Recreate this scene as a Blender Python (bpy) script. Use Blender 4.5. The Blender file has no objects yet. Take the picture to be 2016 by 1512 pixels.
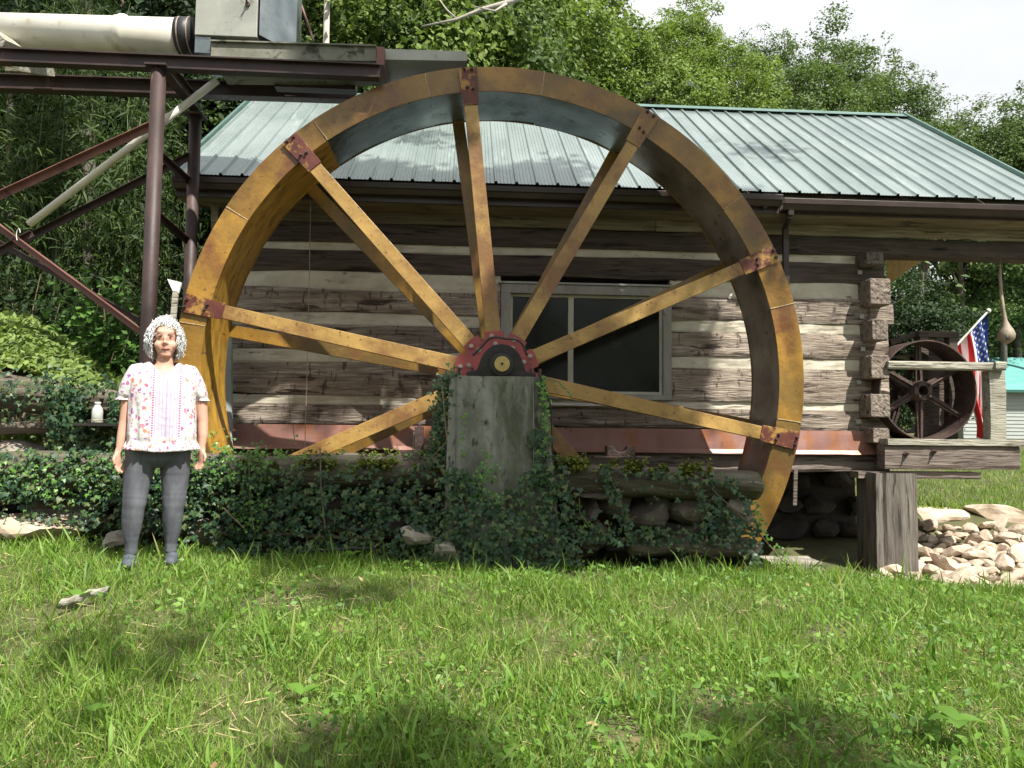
import bpy, math, random
import numpy as np
from mathutils import Vector, Matrix, noise as mnoise
random.seed(7); RNG = np.random.default_rng(11)
PI = math.pi
scene = bpy.context.scene
COL = scene.collection

# ------------------------------------------------------------------ camera
F = 1514.0; TH = math.atan(94/1514); RO = math.radians(0.66)
CP = Vector((0, 0, 1.5))
_f = Vector((0, math.cos(TH), math.sin(TH))); _u0 = Vector((0, -math.sin(TH), math.cos(TH))); _r0 = Vector((1, 0, 0))
_r = _r0*math.cos(RO) + _u0*math.sin(RO); _u = -_r0*math.sin(RO) + _u0*math.cos(RO)
cam = bpy.data.objects.new('camera', bpy.data.cameras.new('camera')); COL.objects.link(cam)
cam.data.sensor_width = 36; cam.data.lens = F/2016*36; cam.data.clip_end = 900; cam.data.clip_start = .05
cam.matrix_world = Matrix(((_r.x, _u.x, -_f.x, CP.x), (_r.y, _u.y, -_f.y, CP.y), (_r.z, _u.z, -_f.z, CP.z), (0, 0, 0, 1)))
scene.camera = cam

# site frame: u along the mill wall, v away from the camera along the axle, z up
PHI = math.radians(3.5); CU = Vector((math.cos(PHI), math.sin(PHI), 0)); CV = Vector((-math.sin(PHI), math.cos(PHI), 0))
SO = Vector((-0.133, 6.8, 0))
def s2w(p): return SO + CU*p[0] + CV*p[1] + Vector((0, 0, p[2]))
def w2s(p):
    q = Vector(p) - SO
    return Vector((q.dot(CU), q.dot(CV), p[2]))
def ray(px, py): return _f + _r*((px-1008)/F) + _u*((756-py)/F)
def D(px, py, y):                      # world point at distance y in front of the camera
    d = ray(px, py); return CP + d*(y/d.y)
def S(px, py, v):                      # site point on the plane v
    d = ray(px, py); t = (v - (CP-SO).dot(CV))/d.dot(CV)
    return w2s(CP + d*t)
def pix(w):                            # world -> photo pixel
    q = Vector(w)-CP; k = q.dot(_f)
    if k <= 0: return None
    return 1008+F*q.dot(_r)/k, 756-F*q.dot(_u)/k

# ------------------------------------------------------------------ light
SUN_S = Vector((.47, -.62, 1.08)).normalized()
SUN = (CU*SUN_S.x + CV*SUN_S.y + Vector((0, 0, SUN_S.z))).normalized()
sl = bpy.data.objects.new('sun', bpy.data.lights.new('sun', 'SUN')); COL.objects.link(sl)
sl.data.energy = 5.0; sl.data.angle = math.radians(.55); sl.data.color = (1, .95, .86)
sl.rotation_euler = SUN.to_track_quat('Z', 'Y').to_euler()
world = bpy.data.worlds.new('World'); scene.world = world; world.use_nodes = True
wn = world.node_tree; wn.nodes.clear()
def N(nt, t, **k):
    n = nt.nodes.new(t)
    for a, b in k.items(): setattr(n, a, b)
    return n
wo = N(wn, 'ShaderNodeOutputWorld'); bg = N(wn, 'ShaderNodeBackground'); sky = N(wn, 'ShaderNodeTexSky')
sky.sky_type = 'NISHITA'; sky.sun_disc = False; sky.sun_elevation = math.asin(SUN.z); sky.sun_rotation = math.atan2(SUN.x, SUN.y)
sky.air_density = 1.2; sky.dust_density = 2.5
bg.inputs[1].default_value = .051
tc = N(wn, 'ShaderNodeTexCoord'); mp = N(wn, 'ShaderNodeMapping'); mp.inputs['Scale'].default_value = (1.2, 1.2, 2.6)
mp.inputs['Location'].default_value = (.35, .2, .1)
cn = N(wn, 'ShaderNodeTexNoise'); cn.inputs['Scale'].default_value = 1.7; cn.inputs['Detail'].default_value = 9; cn.inputs['Roughness'].default_value = .55
cr = N(wn, 'ShaderNodeValToRGB'); cr.color_ramp.elements[0].position = .33; cr.color_ramp.elements[1].position = .56; cr.color_ramp.elements[0].color = (.80, .80, .80, 1)
mx = N(wn, 'ShaderNodeMixRGB'); mx.inputs[2].default_value = (11.0, 11.2, 11.5, 1)
L = wn.links.new
L(tc.outputs['Generated'], mp.inputs[0]); L(mp.outputs[0], cn.inputs[0]); L(cn.outputs[0], cr.inputs[0])
L(cr.outputs[0], mx.inputs[0]); L(sky.outputs[0], mx.inputs[1]); L(mx.outputs[0], bg.inputs[0]); L(bg.outputs[0], wo.inputs[0])
scene.view_settings.view_transform = 'Standard'; scene.view_settings.look = 'None'
scene.view_settings.exposure = 0.97; scene.view_settings.gamma = 1; scene.view_settings.use_curve_mapping = False
scene.render.resolution_x = 1024; scene.render.resolution_y = 768

# ------------------------------------------------------------------ materials
def hexc(c):
    return tuple(c)+(1,) if len(c) == 3 else tuple(c)
def M(name, a, b, scale=(1, 1, 1), ns=4, rough=.7, metal=0, bump=.25, bscale=None, patches=(), spec=.4, transl=0, island=None, rand=0, det=7, rvar=.15, distort=.3):
    m = bpy.data.materials.new(name); m.use_nodes = True; nt = m.node_tree; nt.nodes.clear(); l = nt.links.new
    out = N(nt, 'ShaderNodeOutputMaterial'); p = N(nt, 'ShaderNodeBsdfPrincipled')
    tc = N(nt, 'ShaderNodeTexCoord'); mp = N(nt, 'ShaderNodeMapping'); mp.inputs['Scale'].default_value = scale
    oi = N(nt, 'ShaderNodeObjectInfo')
    ad = N(nt, 'ShaderNodeVectorMath', operation='MULTIPLY_ADD')
    l(oi.outputs['Random'], ad.inputs[0]); ad.inputs[1].default_value = (13.7, 7.1, 5.3); l(tc.outputs['Object'], ad.inputs[2])
    l(ad.outputs[0], mp.inputs[0])
    n1 = N(nt, 'ShaderNodeTexNoise'); n1.inputs['Scale'].default_value = ns; n1.inputs['Detail'].default_value = det; n1.inputs['Roughness'].default_value = .62; n1.inputs['Distortion'].default_value = distort
    l(mp.outputs[0], n1.inputs[0])
    r = N(nt, 'ShaderNodeValToRGB'); r.color_ramp.elements[0].position = .32; r.color_ramp.elements[1].position = .68
    r.color_ramp.elements[0].color = hexc(a); r.color_ramp.elements[1].color = hexc(b)
    l(n1.outputs[0], r.inputs[0]); c = r.outputs[0]
    if island:                               # per-leaf / per-blade colour
        g = N(nt, 'ShaderNodeNewGeometry'); r2 = N(nt, 'ShaderNodeValToRGB')
        el = r2.color_ramp.elements
        el[0].position = 0; el[0].color = hexc(island[0]); el[1].position = 1; el[1].color = hexc(island[-1])
        for i, cc in enumerate(island[1:-1]):
            e = el.new((i+1)/(len(island)-1)); e.color = hexc(cc)
        l(g.outputs['Random Per Island'], r2.inputs[0])
        x = N(nt, 'ShaderNodeMixRGB'); x.inputs[0].default_value = .75; l(c, x.inputs[1]); l(r2.outputs[0], x.inputs[2]); c = x.outputs[0]
    for (pc, ps, th, soft, st) in patches:
        mp2 = N(nt, 'ShaderNodeMapping'); mp2.inputs['Scale'].default_value = st; mp2.inputs['Location'].default_value = (ps*1.3+th*9, th*5, ps)
        l(ad.outputs[0], mp2.inputs[0])
        n2 = N(nt, 'ShaderNodeTexNoise'); n2.inputs['Scale'].default_value = ps; n2.inputs['Detail'].default_value = 8; n2.inputs['Roughness'].default_value = .65; l(mp2.outputs[0], n2.inputs[0])
        mr = N(nt, 'ShaderNodeMapRange'); mr.inputs[1].default_value = th; mr.inputs[2].default_value = th+soft; l(n2.outputs[0], mr.inputs[0])
        x = N(nt, 'ShaderNodeMixRGB'); l(mr.outputs[0], x.inputs[0]); l(c, x.inputs[1]); x.inputs[2].default_value = hexc(pc); c = x.outputs[0]
    if rand:
        h = N(nt, 'ShaderNodeHueSaturation'); mr = N(nt, 'ShaderNodeMapRange'); mr.inputs[3].default_value = 1-rand; mr.inputs[4].default_value = 1+rand
        l(oi.outputs['Random'], mr.inputs[0]); l(mr.outputs[0], h.inputs['Value']); l(c, h.inputs['Color']); c = h.outputs[0]
    l(c, p.inputs['Base Color'])
    mr = N(nt, 'ShaderNodeMapRange'); mr.inputs[3].default_value = max(.05, rough-rvar); mr.inputs[4].default_value = min(1, rough+rvar)
    l(n1.outputs[0], mr.inputs[0]); l(mr.outputs[0], p.inputs['Roughness'])
    p.inputs['Metallic'].default_value = metal; p.inputs['Specular IOR Level'].default_value = spec
    if bump:
        n3 = N(nt, 'ShaderNodeTexNoise'); n3.inputs['Scale'].default_value = bscale or ns*4; n3.inputs['Detail'].default_value = 8; l(mp.outputs[0], n3.inputs[0])
        bm = N(nt, 'ShaderNodeBump'); bm.inputs['Strength'].default_value = bump; bm.inputs['Distance'].default_value = .03; l(n3.outputs[0], bm.inputs['Height']); l(bm.outputs[0], p.inputs['Normal'])
    if transl:
        t = N(nt, 'ShaderNodeBsdfTranslucent'); ml = N(nt, 'ShaderNodeMixRGB', blend_type='MULTIPLY'); ml.inputs[0].default_value = 1; ml.inputs[2].default_value = (1.35, 1.4, .8, 1)
        l(c, ml.inputs[1]); l(ml.outputs[0], t.inputs[0]); ms = N(nt, 'ShaderNodeMixShader'); ms.inputs[0].default_value = transl
        l(p.outputs[0], ms.inputs[1]); l(t.outputs[0], ms.inputs[2]); l(ms.outputs[0], out.inputs[0])
    else: l(p.outputs[0], out.inputs[0])
    m['ppl'] = 1
    return m
RUST = (.10, .035, .02); DKR = (.11, .02, .018)
m_yel = M('yellow_paint', (.17, .092, .016), (.32, .175, .028), ns=2.6, rough=.34, bump=.12, bscale=30, patches=(
    ((.11, .07, .02), 1.3, .44, .18, (1, 1, 1)), ((.13, .052, .018), 1.9, .52, .14, (1, 1, 1)), ((.10, .045, .02), 24.0, .60, .08, (1, 1, 1)), ((.035, .024, .018), 2.7, .66, .08, (1, 1, 1))), rand=.22, spec=.5)
m_yeld = M('yellow_paint_worn', (.26, .155, .042), (.42, .265, .078), ns=3, rough=.45, bump=.12, bscale=30, patches=(
    ((.17, .085, .028), 1.4, .44, .15, (1, 1, 1)), ((.12, .05, .026), 3.2, .58, .12, (1, 1, 1)), ((.10, .045, .025), 26, .60, .08, (1, 1, 1)), ((.045, .025, .02), 5, .68, .05, (1, 1, 1))), spec=.5)
m_redp = M('red_paint', (.065, .018, .014), (.12, .032, .022), ns=6, rough=.5, bump=.15, patches=(((.30, .17, .04), 7, .52, .08, (1, 1, 1)), ((.05, .025, .02), 9, .62, .05, (1, 1, 1))))
m_hub = M('hub_red_paint', (.21, .04, .04), (.29, .065, .06), ns=5, rough=.45, bump=.08, patches=(((.10, .03, .03), 8, .62, .08, (1, 1, 1)),))
m_galv = M('galvanised_sheet', (.16, .19, .19), (.33, .37, .37), ns=1.8, rough=.28, metal=.8, bump=.45, bscale=2.2, patches=(((.08, .09, .085), 4, .58, .12, (1, 1, 1)),))
m_soleb = M('stained_sheet', (.13, .10, .075), (.38, .33, .28), ns=2.5, rough=.33, metal=.5, bump=.1, bscale=4, patches=(((.02, .015, .012), 6, .62, .06, (1, 1, 1)), ((.30, .10, .04), 2, .60, .1, (1, 1, 1))))
m_soley = M('yellow_sole_paint', (.22, .12, .02), (.50, .29, .04), scale=(1, 4, 1), ns=4, rough=.4, bump=.1, patches=(((.07, .045, .02), 5, .55, .12, (1, 3, 1)),))
m_weld = M('weld_bead', (.25, .16, .08), (.5, .38, .22), ns=30, rough=.5, bump=.3)
m_bolt = M('bolt_steel', (.28, .22, .18), (.42, .36, .3), ns=20, rough=.5, metal=.4, bump=.1)
m_dark = M('black_iron', (.012, .012, .012), (.035, .03, .028), ns=8, rough=.6, metal=.2, bump=.2)
m_brass = M('brass_shaft', (.38, .28, .10), (.5, .38, .15), ns=8, rough=.4, metal=.4, bump=.1)
m_conc = M('old_concrete', (.15, .155, .135), (.30, .30, .265), ns=2.2, rough=.92, bump=.35, bscale=14, patches=(
    ((.075, .08, .058), 2.2, .48, .2, (1.6, 1, .4)), ((.03, .03, .022), 14, .55, .12, (1.2, 1, .5)), ((.27, .27, .23), 9, .58, .15, (1, 1, .5)), ((.06, .07, .03), 3.1, .56, .15, (1, 1, .5))))
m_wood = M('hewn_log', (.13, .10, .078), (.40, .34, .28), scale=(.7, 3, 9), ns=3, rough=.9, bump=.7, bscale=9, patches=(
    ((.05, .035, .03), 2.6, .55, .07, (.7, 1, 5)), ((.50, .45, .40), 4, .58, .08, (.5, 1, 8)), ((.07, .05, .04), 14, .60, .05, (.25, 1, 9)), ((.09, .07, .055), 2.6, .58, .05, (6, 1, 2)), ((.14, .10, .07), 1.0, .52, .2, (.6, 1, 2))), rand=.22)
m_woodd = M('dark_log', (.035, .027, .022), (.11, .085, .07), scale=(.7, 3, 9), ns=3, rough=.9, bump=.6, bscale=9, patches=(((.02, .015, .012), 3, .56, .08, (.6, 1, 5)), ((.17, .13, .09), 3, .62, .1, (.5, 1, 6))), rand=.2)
m_board = M('eave_board', (.12, .10, .065), (.27, .24, .17), scale=(.6, 3, 10), ns=3, rough=.88, bump=.4, bscale=9, patches=(((.05, .04, .03), 3, .57, .08, (.6, 1, 6)),), rand=.3)
m_end = M('log_end_grain', (.10, .08, .065), (.24, .20, .165), scale=(2, 2, 2), ns=8, rough=.95, bump=.9, bscale=14, patches=(((.03, .022, .018), 12, .57, .05, (1, 1, 1)),), rand=.2)
m_chink = M('chinking', (.42, .385, .30), (.63, .59, .49), ns=3, rough=.95, bump=.25, bscale=9, patches=(((.24, .20, .14), 3, .56, .15, (.5, 1, 2)), ((.11, .09, .06), 8, .62, .08, (.7, 1, 2)),))
m_flash = M('copper_flashing', (.20, .10, .08), (.29, .155, .13), scale=(1, 1, .4), ns=3, rough=.45, bump=.06, metal=.2, patches=(((.25, .10, .045), 2.2, .53, .08, (1.4, 1, .7)), ((.14, .06, .045), 5, .63, .05, (1, 1, .5))))
m_roof = M('green_roof_metal', (.21, .265, .255), (.33, .39, .38), scale=(1, .5, .5), ns=1.6, rough=.27, metal=.5, bump=.03, bscale=4, spec=.6, rvar=.08, patches=(((.40, .48, .45), 3, .58, .12, (2.5, .35, .35)),))
m_rcap = M('roof_trim_green', (.08, .15, .13), (.12, .20, .175), ns=3, rough=.4, metal=.3, bump=.03)
m_gut = M('brown_gutter', (.028, .02, .018), (.05, .035, .03), ns=4, rough=.4, bump=.03, patches=(((.10, .09, .08), 6, .66, .05, (1, 1, 1)),))
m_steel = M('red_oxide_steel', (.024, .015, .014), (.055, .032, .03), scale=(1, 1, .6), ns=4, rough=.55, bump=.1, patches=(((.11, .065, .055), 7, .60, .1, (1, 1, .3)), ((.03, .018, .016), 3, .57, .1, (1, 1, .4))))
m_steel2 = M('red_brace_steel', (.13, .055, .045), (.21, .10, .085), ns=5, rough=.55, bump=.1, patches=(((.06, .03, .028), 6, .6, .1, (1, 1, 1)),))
m_pvc = M('white_pvc', (.55, .53, .45), (.74, .73, .67), ns=2.5, rough=.4, bump=.05, patches=(((.34, .30, .2), 3.5, .58, .15, (1, 1, 1)), ((.06, .055, .04), 9, .66, .05, (1, 1, 1))))
m_gbox = M('weathered_galvanised', (.24, .25, .22), (.36, .37, .33), ns=2, rough=.55, metal=.3, bump=.1, patches=(((.12, .11, .08), 7, .58, .1, (1, 1, .7)), ((.04, .04, .03), 16, .66, .05, (1, 1, 1))))
m_trough = M('mossy_trough', (.10, .105, .075), (.22, .22, .18), ns=3, rough=.7, metal=.1, bump=.2, patches=(((.03, .035, .022), 6, .55, .1, (1, 1, 1)),))
m_rub = M('black_rubber', (.015, .015, .018), (.03, .03, .033), ns=4, rough=.5, bump=.05)
m_rock = M('field_stone', (.20, .175, .145), (.40, .36, .31), ns=3, rough=.95, bump=.5, bscale=12, patches=(((.09, .085, .07), 5, .58, .1, (1, 1, 1)), ((.45, .30, .18), 3, .66, .1, (1, 1, 1))), rand=.25)
m_rockd = M('mossy_wall_stone', (.045, .04, .03), (.14, .115, .09), ns=3, rough=.95, bump=.5, bscale=12, patches=(((.04, .05, .018), 3, .56, .1, (1, 1, 1)), ((.28, .19, .12), 4, .63, .08, (1, 1, 1))), rand=.3)
m_rubble = M('rubble_stone', (.36, .28, .20), (.58, .48, .38), ns=4, rough=.95, bump=.4, bscale=12, patches=(((.24, .14, .08), 5, .62, .1, (1, 1, 1)),), rand=.22)
m_log = M('rotten_mossy_log', (.05, .042, .032), (.15, .125, .095), scale=(.5, 5, 5), ns=3, rough=.95, bump=.9, bscale=7, patches=(((.20, .17, .13), 4, .60, .06, (.4, 5, 5)), ((.075, .09, .02), 2.6, .56, .08, (.8, 1, 1))))
m_moss = M('moss', (.09, .12, .015), (.20, .22, .03), ns=9, rough=1, bump=1, bscale=40, patches=(((.06, .05, .03), 4, .55, .1, (1, 1, 1)),))
m_soil = M('soil_under_grass', (.045, .055, .02), (.11, .10, .045), ns=2.5, rough=1, bump=.6, bscale=14, patches=(((.24, .16, .09), 1.4, .60, .08, (1, 1, 1)),))
m_postw = M('grey_post_wood', (.075, .065, .055), (.20, .18, .155), scale=(6, 6, .6), ns=3, rough=.92, bump=.6, bscale=8, patches=(((.035, .03, .026), 4, .57, .06, (6, 6, .5)),), rand=.12)
m_beamw = M('grey_beam_wood', (.09, .07, .06), (.20, .165, .14), scale=(.6, 5, 7), ns=3, rough=.92, bump=.6, bscale=8, patches=(((.035, .027, .024), 3, .56, .07, (.5, 4, 6)),), rand=.15)
m_rail = M('lichened_rail', (.22, .21, .165), (.36, .35, .29), scale=(.7, 4, 6), ns=4, rough=.95, bump=.6, bscale=10, patches=(((.09, .08, .06), 4, .57, .1, (.6, 2, 4)),))
m_plank = M('pine_soffit', (.42, .27, .14), (.56, .39, .22), scale=(8, .5, 4), ns=2, rough=.7, bump=.1)
m_frame = M('window_frame_paint', (.22, .21, .19), (.33, .32, .29), scale=(2, 2, .7), ns=4, rough=.8, bump=.2, patches=(((.10, .09, .08), 6, .62, .1, (1, 1, .5)),))
m_mull = M('cream_sash', (.42, .40, .31), (.52, .50, .40), ns=5, rough=.6, bump=.05)
m_glass = M('dark_window_glass', (.006, .007, .006), (.014, .015, .013), ns=2, rough=.1, bump=.01, spec=.3, rvar=.03, patches=(((.05, .05, .03), 2, .62, .15, (1, 1, 1)),))
m_pit = M('pit_stone_darkened', (.02, .018, .015), (.07, .06, .05), ns=3, rough=.9, bump=.5, rand=.3)  # stone colour darkened to stand in for the deep shade of the pit
m_black = M('dark_interior', (.012, .011, .01), (.025, .022, .02), ns=3, rough=1, bump=0)
m_iron = M('rusty_cast_iron', (.045, .03, .028), (.10, .065, .055), ns=6, rough=.6, bump=.3, bscale=30, metal=.2, patches=(((.17, .09, .06), 5, .60, .08, (1, 1, 1)),))
m_gourd = M('dried_gourd', (.20, .16, .12), (.34, .28, .21), ns=9, rough=.6, bump=.15)
m_white = M('white_board', (.55, .54, .50), (.70, .69, .66), ns=5, rough=.7, bump=.1, patches=(((.3, .26, .2), 6, .6, .1, (1, 1, 1)),))
m_siding = M('sage_siding', (.30, .33, .31), (.35, .38, .36), ns=2, rough=.6, bump=.02)
m_troof = M('teal_roof_far', (.10, .30, .28), (.14, .36, .33), ns=2, rough=.5, bump=.02)
m_bark = M('tree_bark', (.07, .058, .045), (.17, .145, .12), scale=(3, 3, .7), ns=4, rough=.95, bump=.7, bscale=8)
m_barkp = M('pale_bark', (.28, .26, .22), (.45, .42, .37), scale=(2, 2, 1), ns=3, rough=.9, bump=.3)
m_cane = M('bamboo_cane', (.05, .075, .03), (.11, .14, .06), ns=4, rough=.4, bump=.05)
m_skin = M('skin', (.52, .28, .205), (.60, .35, .26), ns=7, rough=.5, bump=.05, bscale=60, patches=(((.50, .20, .15), 5, .60, .15, (1, 1, 1)),), spec=.35)
m_hair = M('silver_hair', (.44, .44, .45), (.78, .78, .77), scale=(3, 3, 1), ns=12, rough=.45, bump=.5, bscale=40)
m_lip = M('lips', (.42, .13, .12), (.45, .16, .14), ns=8, rough=.4, bump=0)
m_brow = M('eyebrow', (.22, .15, .12), (.28, .2, .16), ns=20, rough=.9, bump=0)
m_eyew = M('eye_dark', (.03, .022, .02), (.06, .045, .04), ns=9, rough=.15, bump=0)
m_jean = M('grey_denim', (.05, .055, .066), (.125, .13, .15), scale=(1.5, 1.5, .6), ns=4.5, rough=.9, bump=.35, bscale=9, patches=(((.19, .195, .21), 2.2, .55, .2, (3, 3, .5)),))
m_shoe = M('grey_shoe', (.05, .06, .08), (.09, .10, .12), ns=9, rough=.7, bump=.1)
m_solew = M('white_shoe_sole', (.6, .6, .58), (.7, .7, .68), ns=9, rough=.6, bump=.05)
m_glassb = M('milky_bottle_glass', (.40, .43, .40), (.55, .57, .53), ns=6, rough=.15, bump=.02, spec=.7)
m_fred = M('flag_red', (.50, .018, .022), (.56, .03, .03), ns=5, rough=.8, bump=.05)
m_fwhi = M('flag_white', (.70, .70, .70), (.78, .78, .78), ns=5, rough=.8, bump=.05)
m_fblu = M('flag_blue', (.02, .05, .22), (.03, .07, .28), ns=5, rough=.8, bump=.05)
m_grass = M('grass_blades', (.12, .21, .032), (.22, .33, .05), ns=.9, rough=.5, bump=0, transl=.38, island=[(.045, .10, .02), (.11, .21, .03), (.20, .34, .045), (.16, .27, .06), (.34, .34, .13)], spec=.3)
m_weed = M('broad_weed_leaves', (.09, .19, .03), (.18, .31, .045), ns=1, rough=.5, bump=0, transl=.38, island=[(.05, .13, .025), (.11, .23, .035), (.20, .35, .055)], spec=.3)
m_straw = M('dead_straw', (.26, .21, .10), (.40, .33, .17), ns=3, rough=.9, bump=0, island=[(.2, .15, .07), (.42, .34, .18)])
m_ivy = M('ivy_leaves', (.018, .052, .022), (.038, .09, .034), ns=1.3, rough=.45, bump=0, transl=.12, island=[(.010, .032, .017), (.017, .050, .024), (.028, .070, .028), (.065, .12, .035), (.12, .13, .04)], spec=.35)
m_ivyb = M('young_ivy_leaves', (.08, .20, .03), (.14, .30, .05), ns=2, rough=.4, bump=0, transl=.3, island=[(.06, .16, .03), (.16, .32, .05)], spec=.5)
m_stem = M('woody_stem', (.10, .075, .05), (.22, .17, .12), ns=8, rough=.9, bump=.2)
def leafmat(name, cols, tr=.33, rough=.6, ns=.25): return M(name, cols[0], cols[-1], ns=ns, rough=rough, bump=0, transl=tr, island=cols, spec=.2)
m_lf_oak = leafmat('oak_foliage', [(.045, .078, .026), (.090, .142, .045), (.145, .21, .070)], .32)
m_lf_lite = leafmat('walnut_foliage', [(.09, .145, .034), (.155, .225, .055), (.23, .31, .085)])
m_lf_dark = leafmat('shaded_foliage', [(.014, .030, .012), (.024, .048, .018), (.042, .075, .026)], .25)  # leaf colour lowered to stand in for the shade inside the forest
m_lf_bam = leafmat('bamboo_foliage', [(.014, .030, .010), (.032, .060, .018), (.10, .15, .04)], .3)
m_lf_hem = leafmat('hemlock_foliage', [(.075, .10, .042), (.115, .145, .06), (.16, .195, .085)], .2)
m_lf_shr = leafmat('shrub_foliage', [(.04, .10, .022), (.08, .17, .035), (.13, .25, .05)], .35)

m_creep = leafmat('creeper_foliage', [(.11, .17, .045), (.19, .27, .07), (.28, .36, .12)])
# ------------------------------------------------------------------ mesh helpers
class Acc:
    def __init__(s): s.v = []; s.f = []; s.m = []
    def add(s, vs, fs, mi=0):
        o = len(s.v); s.v += [tuple(p) for p in vs]; s.f += [tuple(i+o for i in f) for f in fs]; s.m += [mi]*len(fs)
        return s
    def box(s, a, b, mi=0):
        (x0, y0, z0), (x1, y1, z1) = a, b
        return s.add([(x0, y0, z0), (x1, y0, z0), (x1, y1, z0), (x0, y1, z0), (x0, y0, z1), (x1, y0, z1), (x1, y1, z1), (x0, y1, z1)],
              [(0, 3, 2, 1), (4, 5, 6, 7), (0, 1, 5, 4), (1, 2, 6, 5), (2, 3, 7, 6), (3, 0, 4, 7)], mi)
    def bar(s, p0, p1, w, h, up=(0, 0, 1), w1=None, h1=None, off=(0, 0), mi=0):    # w sideways, h along up
        p0 = Vector(p0); p1 = Vector(p1); d = (p1-p0).normalized(); up = Vector(up)
        sd = d.cross(up)
        if sd.length < 1e-4: sd = d.cross(Vector((0, 1, 0)))
        sd.normalize(); u = sd.cross(d).normalized(); w1 = w if w1 is None else w1; h1 = h if h1 is None else h1
        vs = []
        for p, ww, hh in ((p0, w, h), (p1, w1, h1)):
            p = p + sd*off[0] + u*off[1]
            for a, b in ((-1, -1), (1, -1), (1, 1), (-1, 1)): vs.append(p + sd*a*ww/2 + u*b*hh/2)
        return s.add(vs, [(0, 1, 2, 3), (7, 6, 5, 4), (0, 4, 5, 1), (1, 5, 6, 2), (2, 6, 7, 3), (3, 7, 4, 0)], mi)
    def ibeam(s, p0, p1, w, h, t=.012, up=(0, 0, 1)):
        s.bar(p0, p1, w, t, up, off=(0, h/2-t/2)); s.bar(p0, p1, w, t, up, off=(0, -h/2+t/2)); s.bar(p0, p1, t, h-2*t, up); return s
    def tube(s, pts, rs, n=12, cap=True, mi=0):
        pts = [Vector(p) for p in pts]
        if not hasattr(rs, '__len__'): rs = [rs]*len(pts)
        vs = []; fs = []; prev = None
        for i, p in enumerate(pts):
            d = (pts[min(i+1, len(pts)-1)] - pts[max(i-1, 0)]).normalized()
            a = prev if prev is not None else (Vector((0, 0, 1)) if abs(d.z) < .9 else Vector((1, 0, 0)))
            a = (a - d*a.dot(d)).normalized(); prev = a; b = d.cross(a)
            for k in range(n):
                t = 2*PI*k/n; vs.append(p + (a*math.cos(t) + b*math.sin(t))*rs[i])
        for i in range(len(pts)-1):
            for k in range(n): fs.append((i*n+k, i*n+(k+1) % n, (i+1)*n+(k+1) % n, (i+1)*n+k))
        if cap: fs += [tuple(range(n))[::-1], tuple(range((len(pts)-1)*n, len(pts)*n))]
        return s.add(vs, fs, mi)
    def rings(s, rings, cap=True, mi=0):
        n = len(rings[0]); vs = [p for r in rings for p in r]; fs = []
        for i in range(len(rings)-1):
            for k in range(n): fs.append((i*n+k, i*n+(k+1) % n, (i+1)*n+(k+1) % n, (i+1)*n+k))
        if cap: fs += [tuple(range(n))[::-1], tuple(range((len(rings)-1)*n, len(rings)*n))]
        return s.add(vs, fs, mi)
    def ell(s, c, r, nu=16, nv=10, mi=0):
        vs = []; fs = []
        for j in range(nv+1):
            t = PI*j/nv
            for i in range(nu):
                a = 2*PI*i/nu; vs.append((c[0]+r[0]*math.sin(t)*math.cos(a), c[1]+r[1]*math.sin(t)*math.sin(a), c[2]+r[2]*math.cos(t)))
        for j in range(nv):
            for i in range(nu): fs.append((j*nu+i, (j+1)*nu+i, (j+1)*nu+(i+1) % nu, j*nu+(i+1) % nu))
        return s.add(vs, fs, mi)
    def grid(s, fn, nu, nv, mi=0, mf=None):
        o = len(s.v)
        for j in range(nv+1):
            for i in range(nu+1): s.v.append(tuple(fn(i/nu, j/nv)))
        for j in range(nv):
            for i in range(nu):
                a = o+j*(nu+1)+i; s.f.append((a, a+1, a+nu+2, a+nu+1)); s.m.append(mf(i, j) if mf else mi)
        return s
ORG = {}
def props(o, label=None, cat=None, group=None, kind=None):
    if label: o['label'] = label
    if cat: o['category'] = cat
    if group: o['group'] = group
    if kind: o['kind'] = kind
    return o
def thing(name, label, cat, org=(0, 0, 0), frame='s', group=None):
    o = bpy.data.objects.new(name, None); COL.objects.link(o); o.empty_display_size = .2
    o.location = s2w(org) if frame == 's' else Vector(org); o.rotation_euler = (0, 0, PHI if frame == 's' else 0)
    ORG[o.name] = (Vector(org), frame); return props(o, label, cat, group)
def mesh_from(name, acc, mats, org, smooth):
    me = bpy.data.meshes.new(name)
    me.from_pydata([(p[0]-org[0], p[1]-org[1], p[2]-org[2]) for p in acc.v], [], acc.f)
    for m in mats: me.materials.append(m)
    if len(mats) > 1: me.polygons.foreach_set('material_index', acc.m)
    if smooth: me.polygons.foreach_set('use_smooth', [True]*len(me.polygons))
    me.validate(); me.update(); return me
def bevel(o, w=.004, seg=2):
    b = o.modifiers.new('bevel', 'BEVEL'); b.width = w; b.segments = seg; b.limit_method = 'ANGLE'; b.angle_limit = .7; return o
def part(name, acc, m, parent, smooth=False, bev=0, label=None, kind=None):
    mats = m if isinstance(m, (list, tuple)) else [m]
    org, fr = ORG[parent.name]
    o = bpy.data.objects.new(name, mesh_from(name, acc, mats, org, smooth)); COL.objects.link(o); o.parent = parent
    ORG[o.name] = (org, fr)
    if bev: bevel(o, bev)
    return props(o, label, kind=kind)
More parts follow.
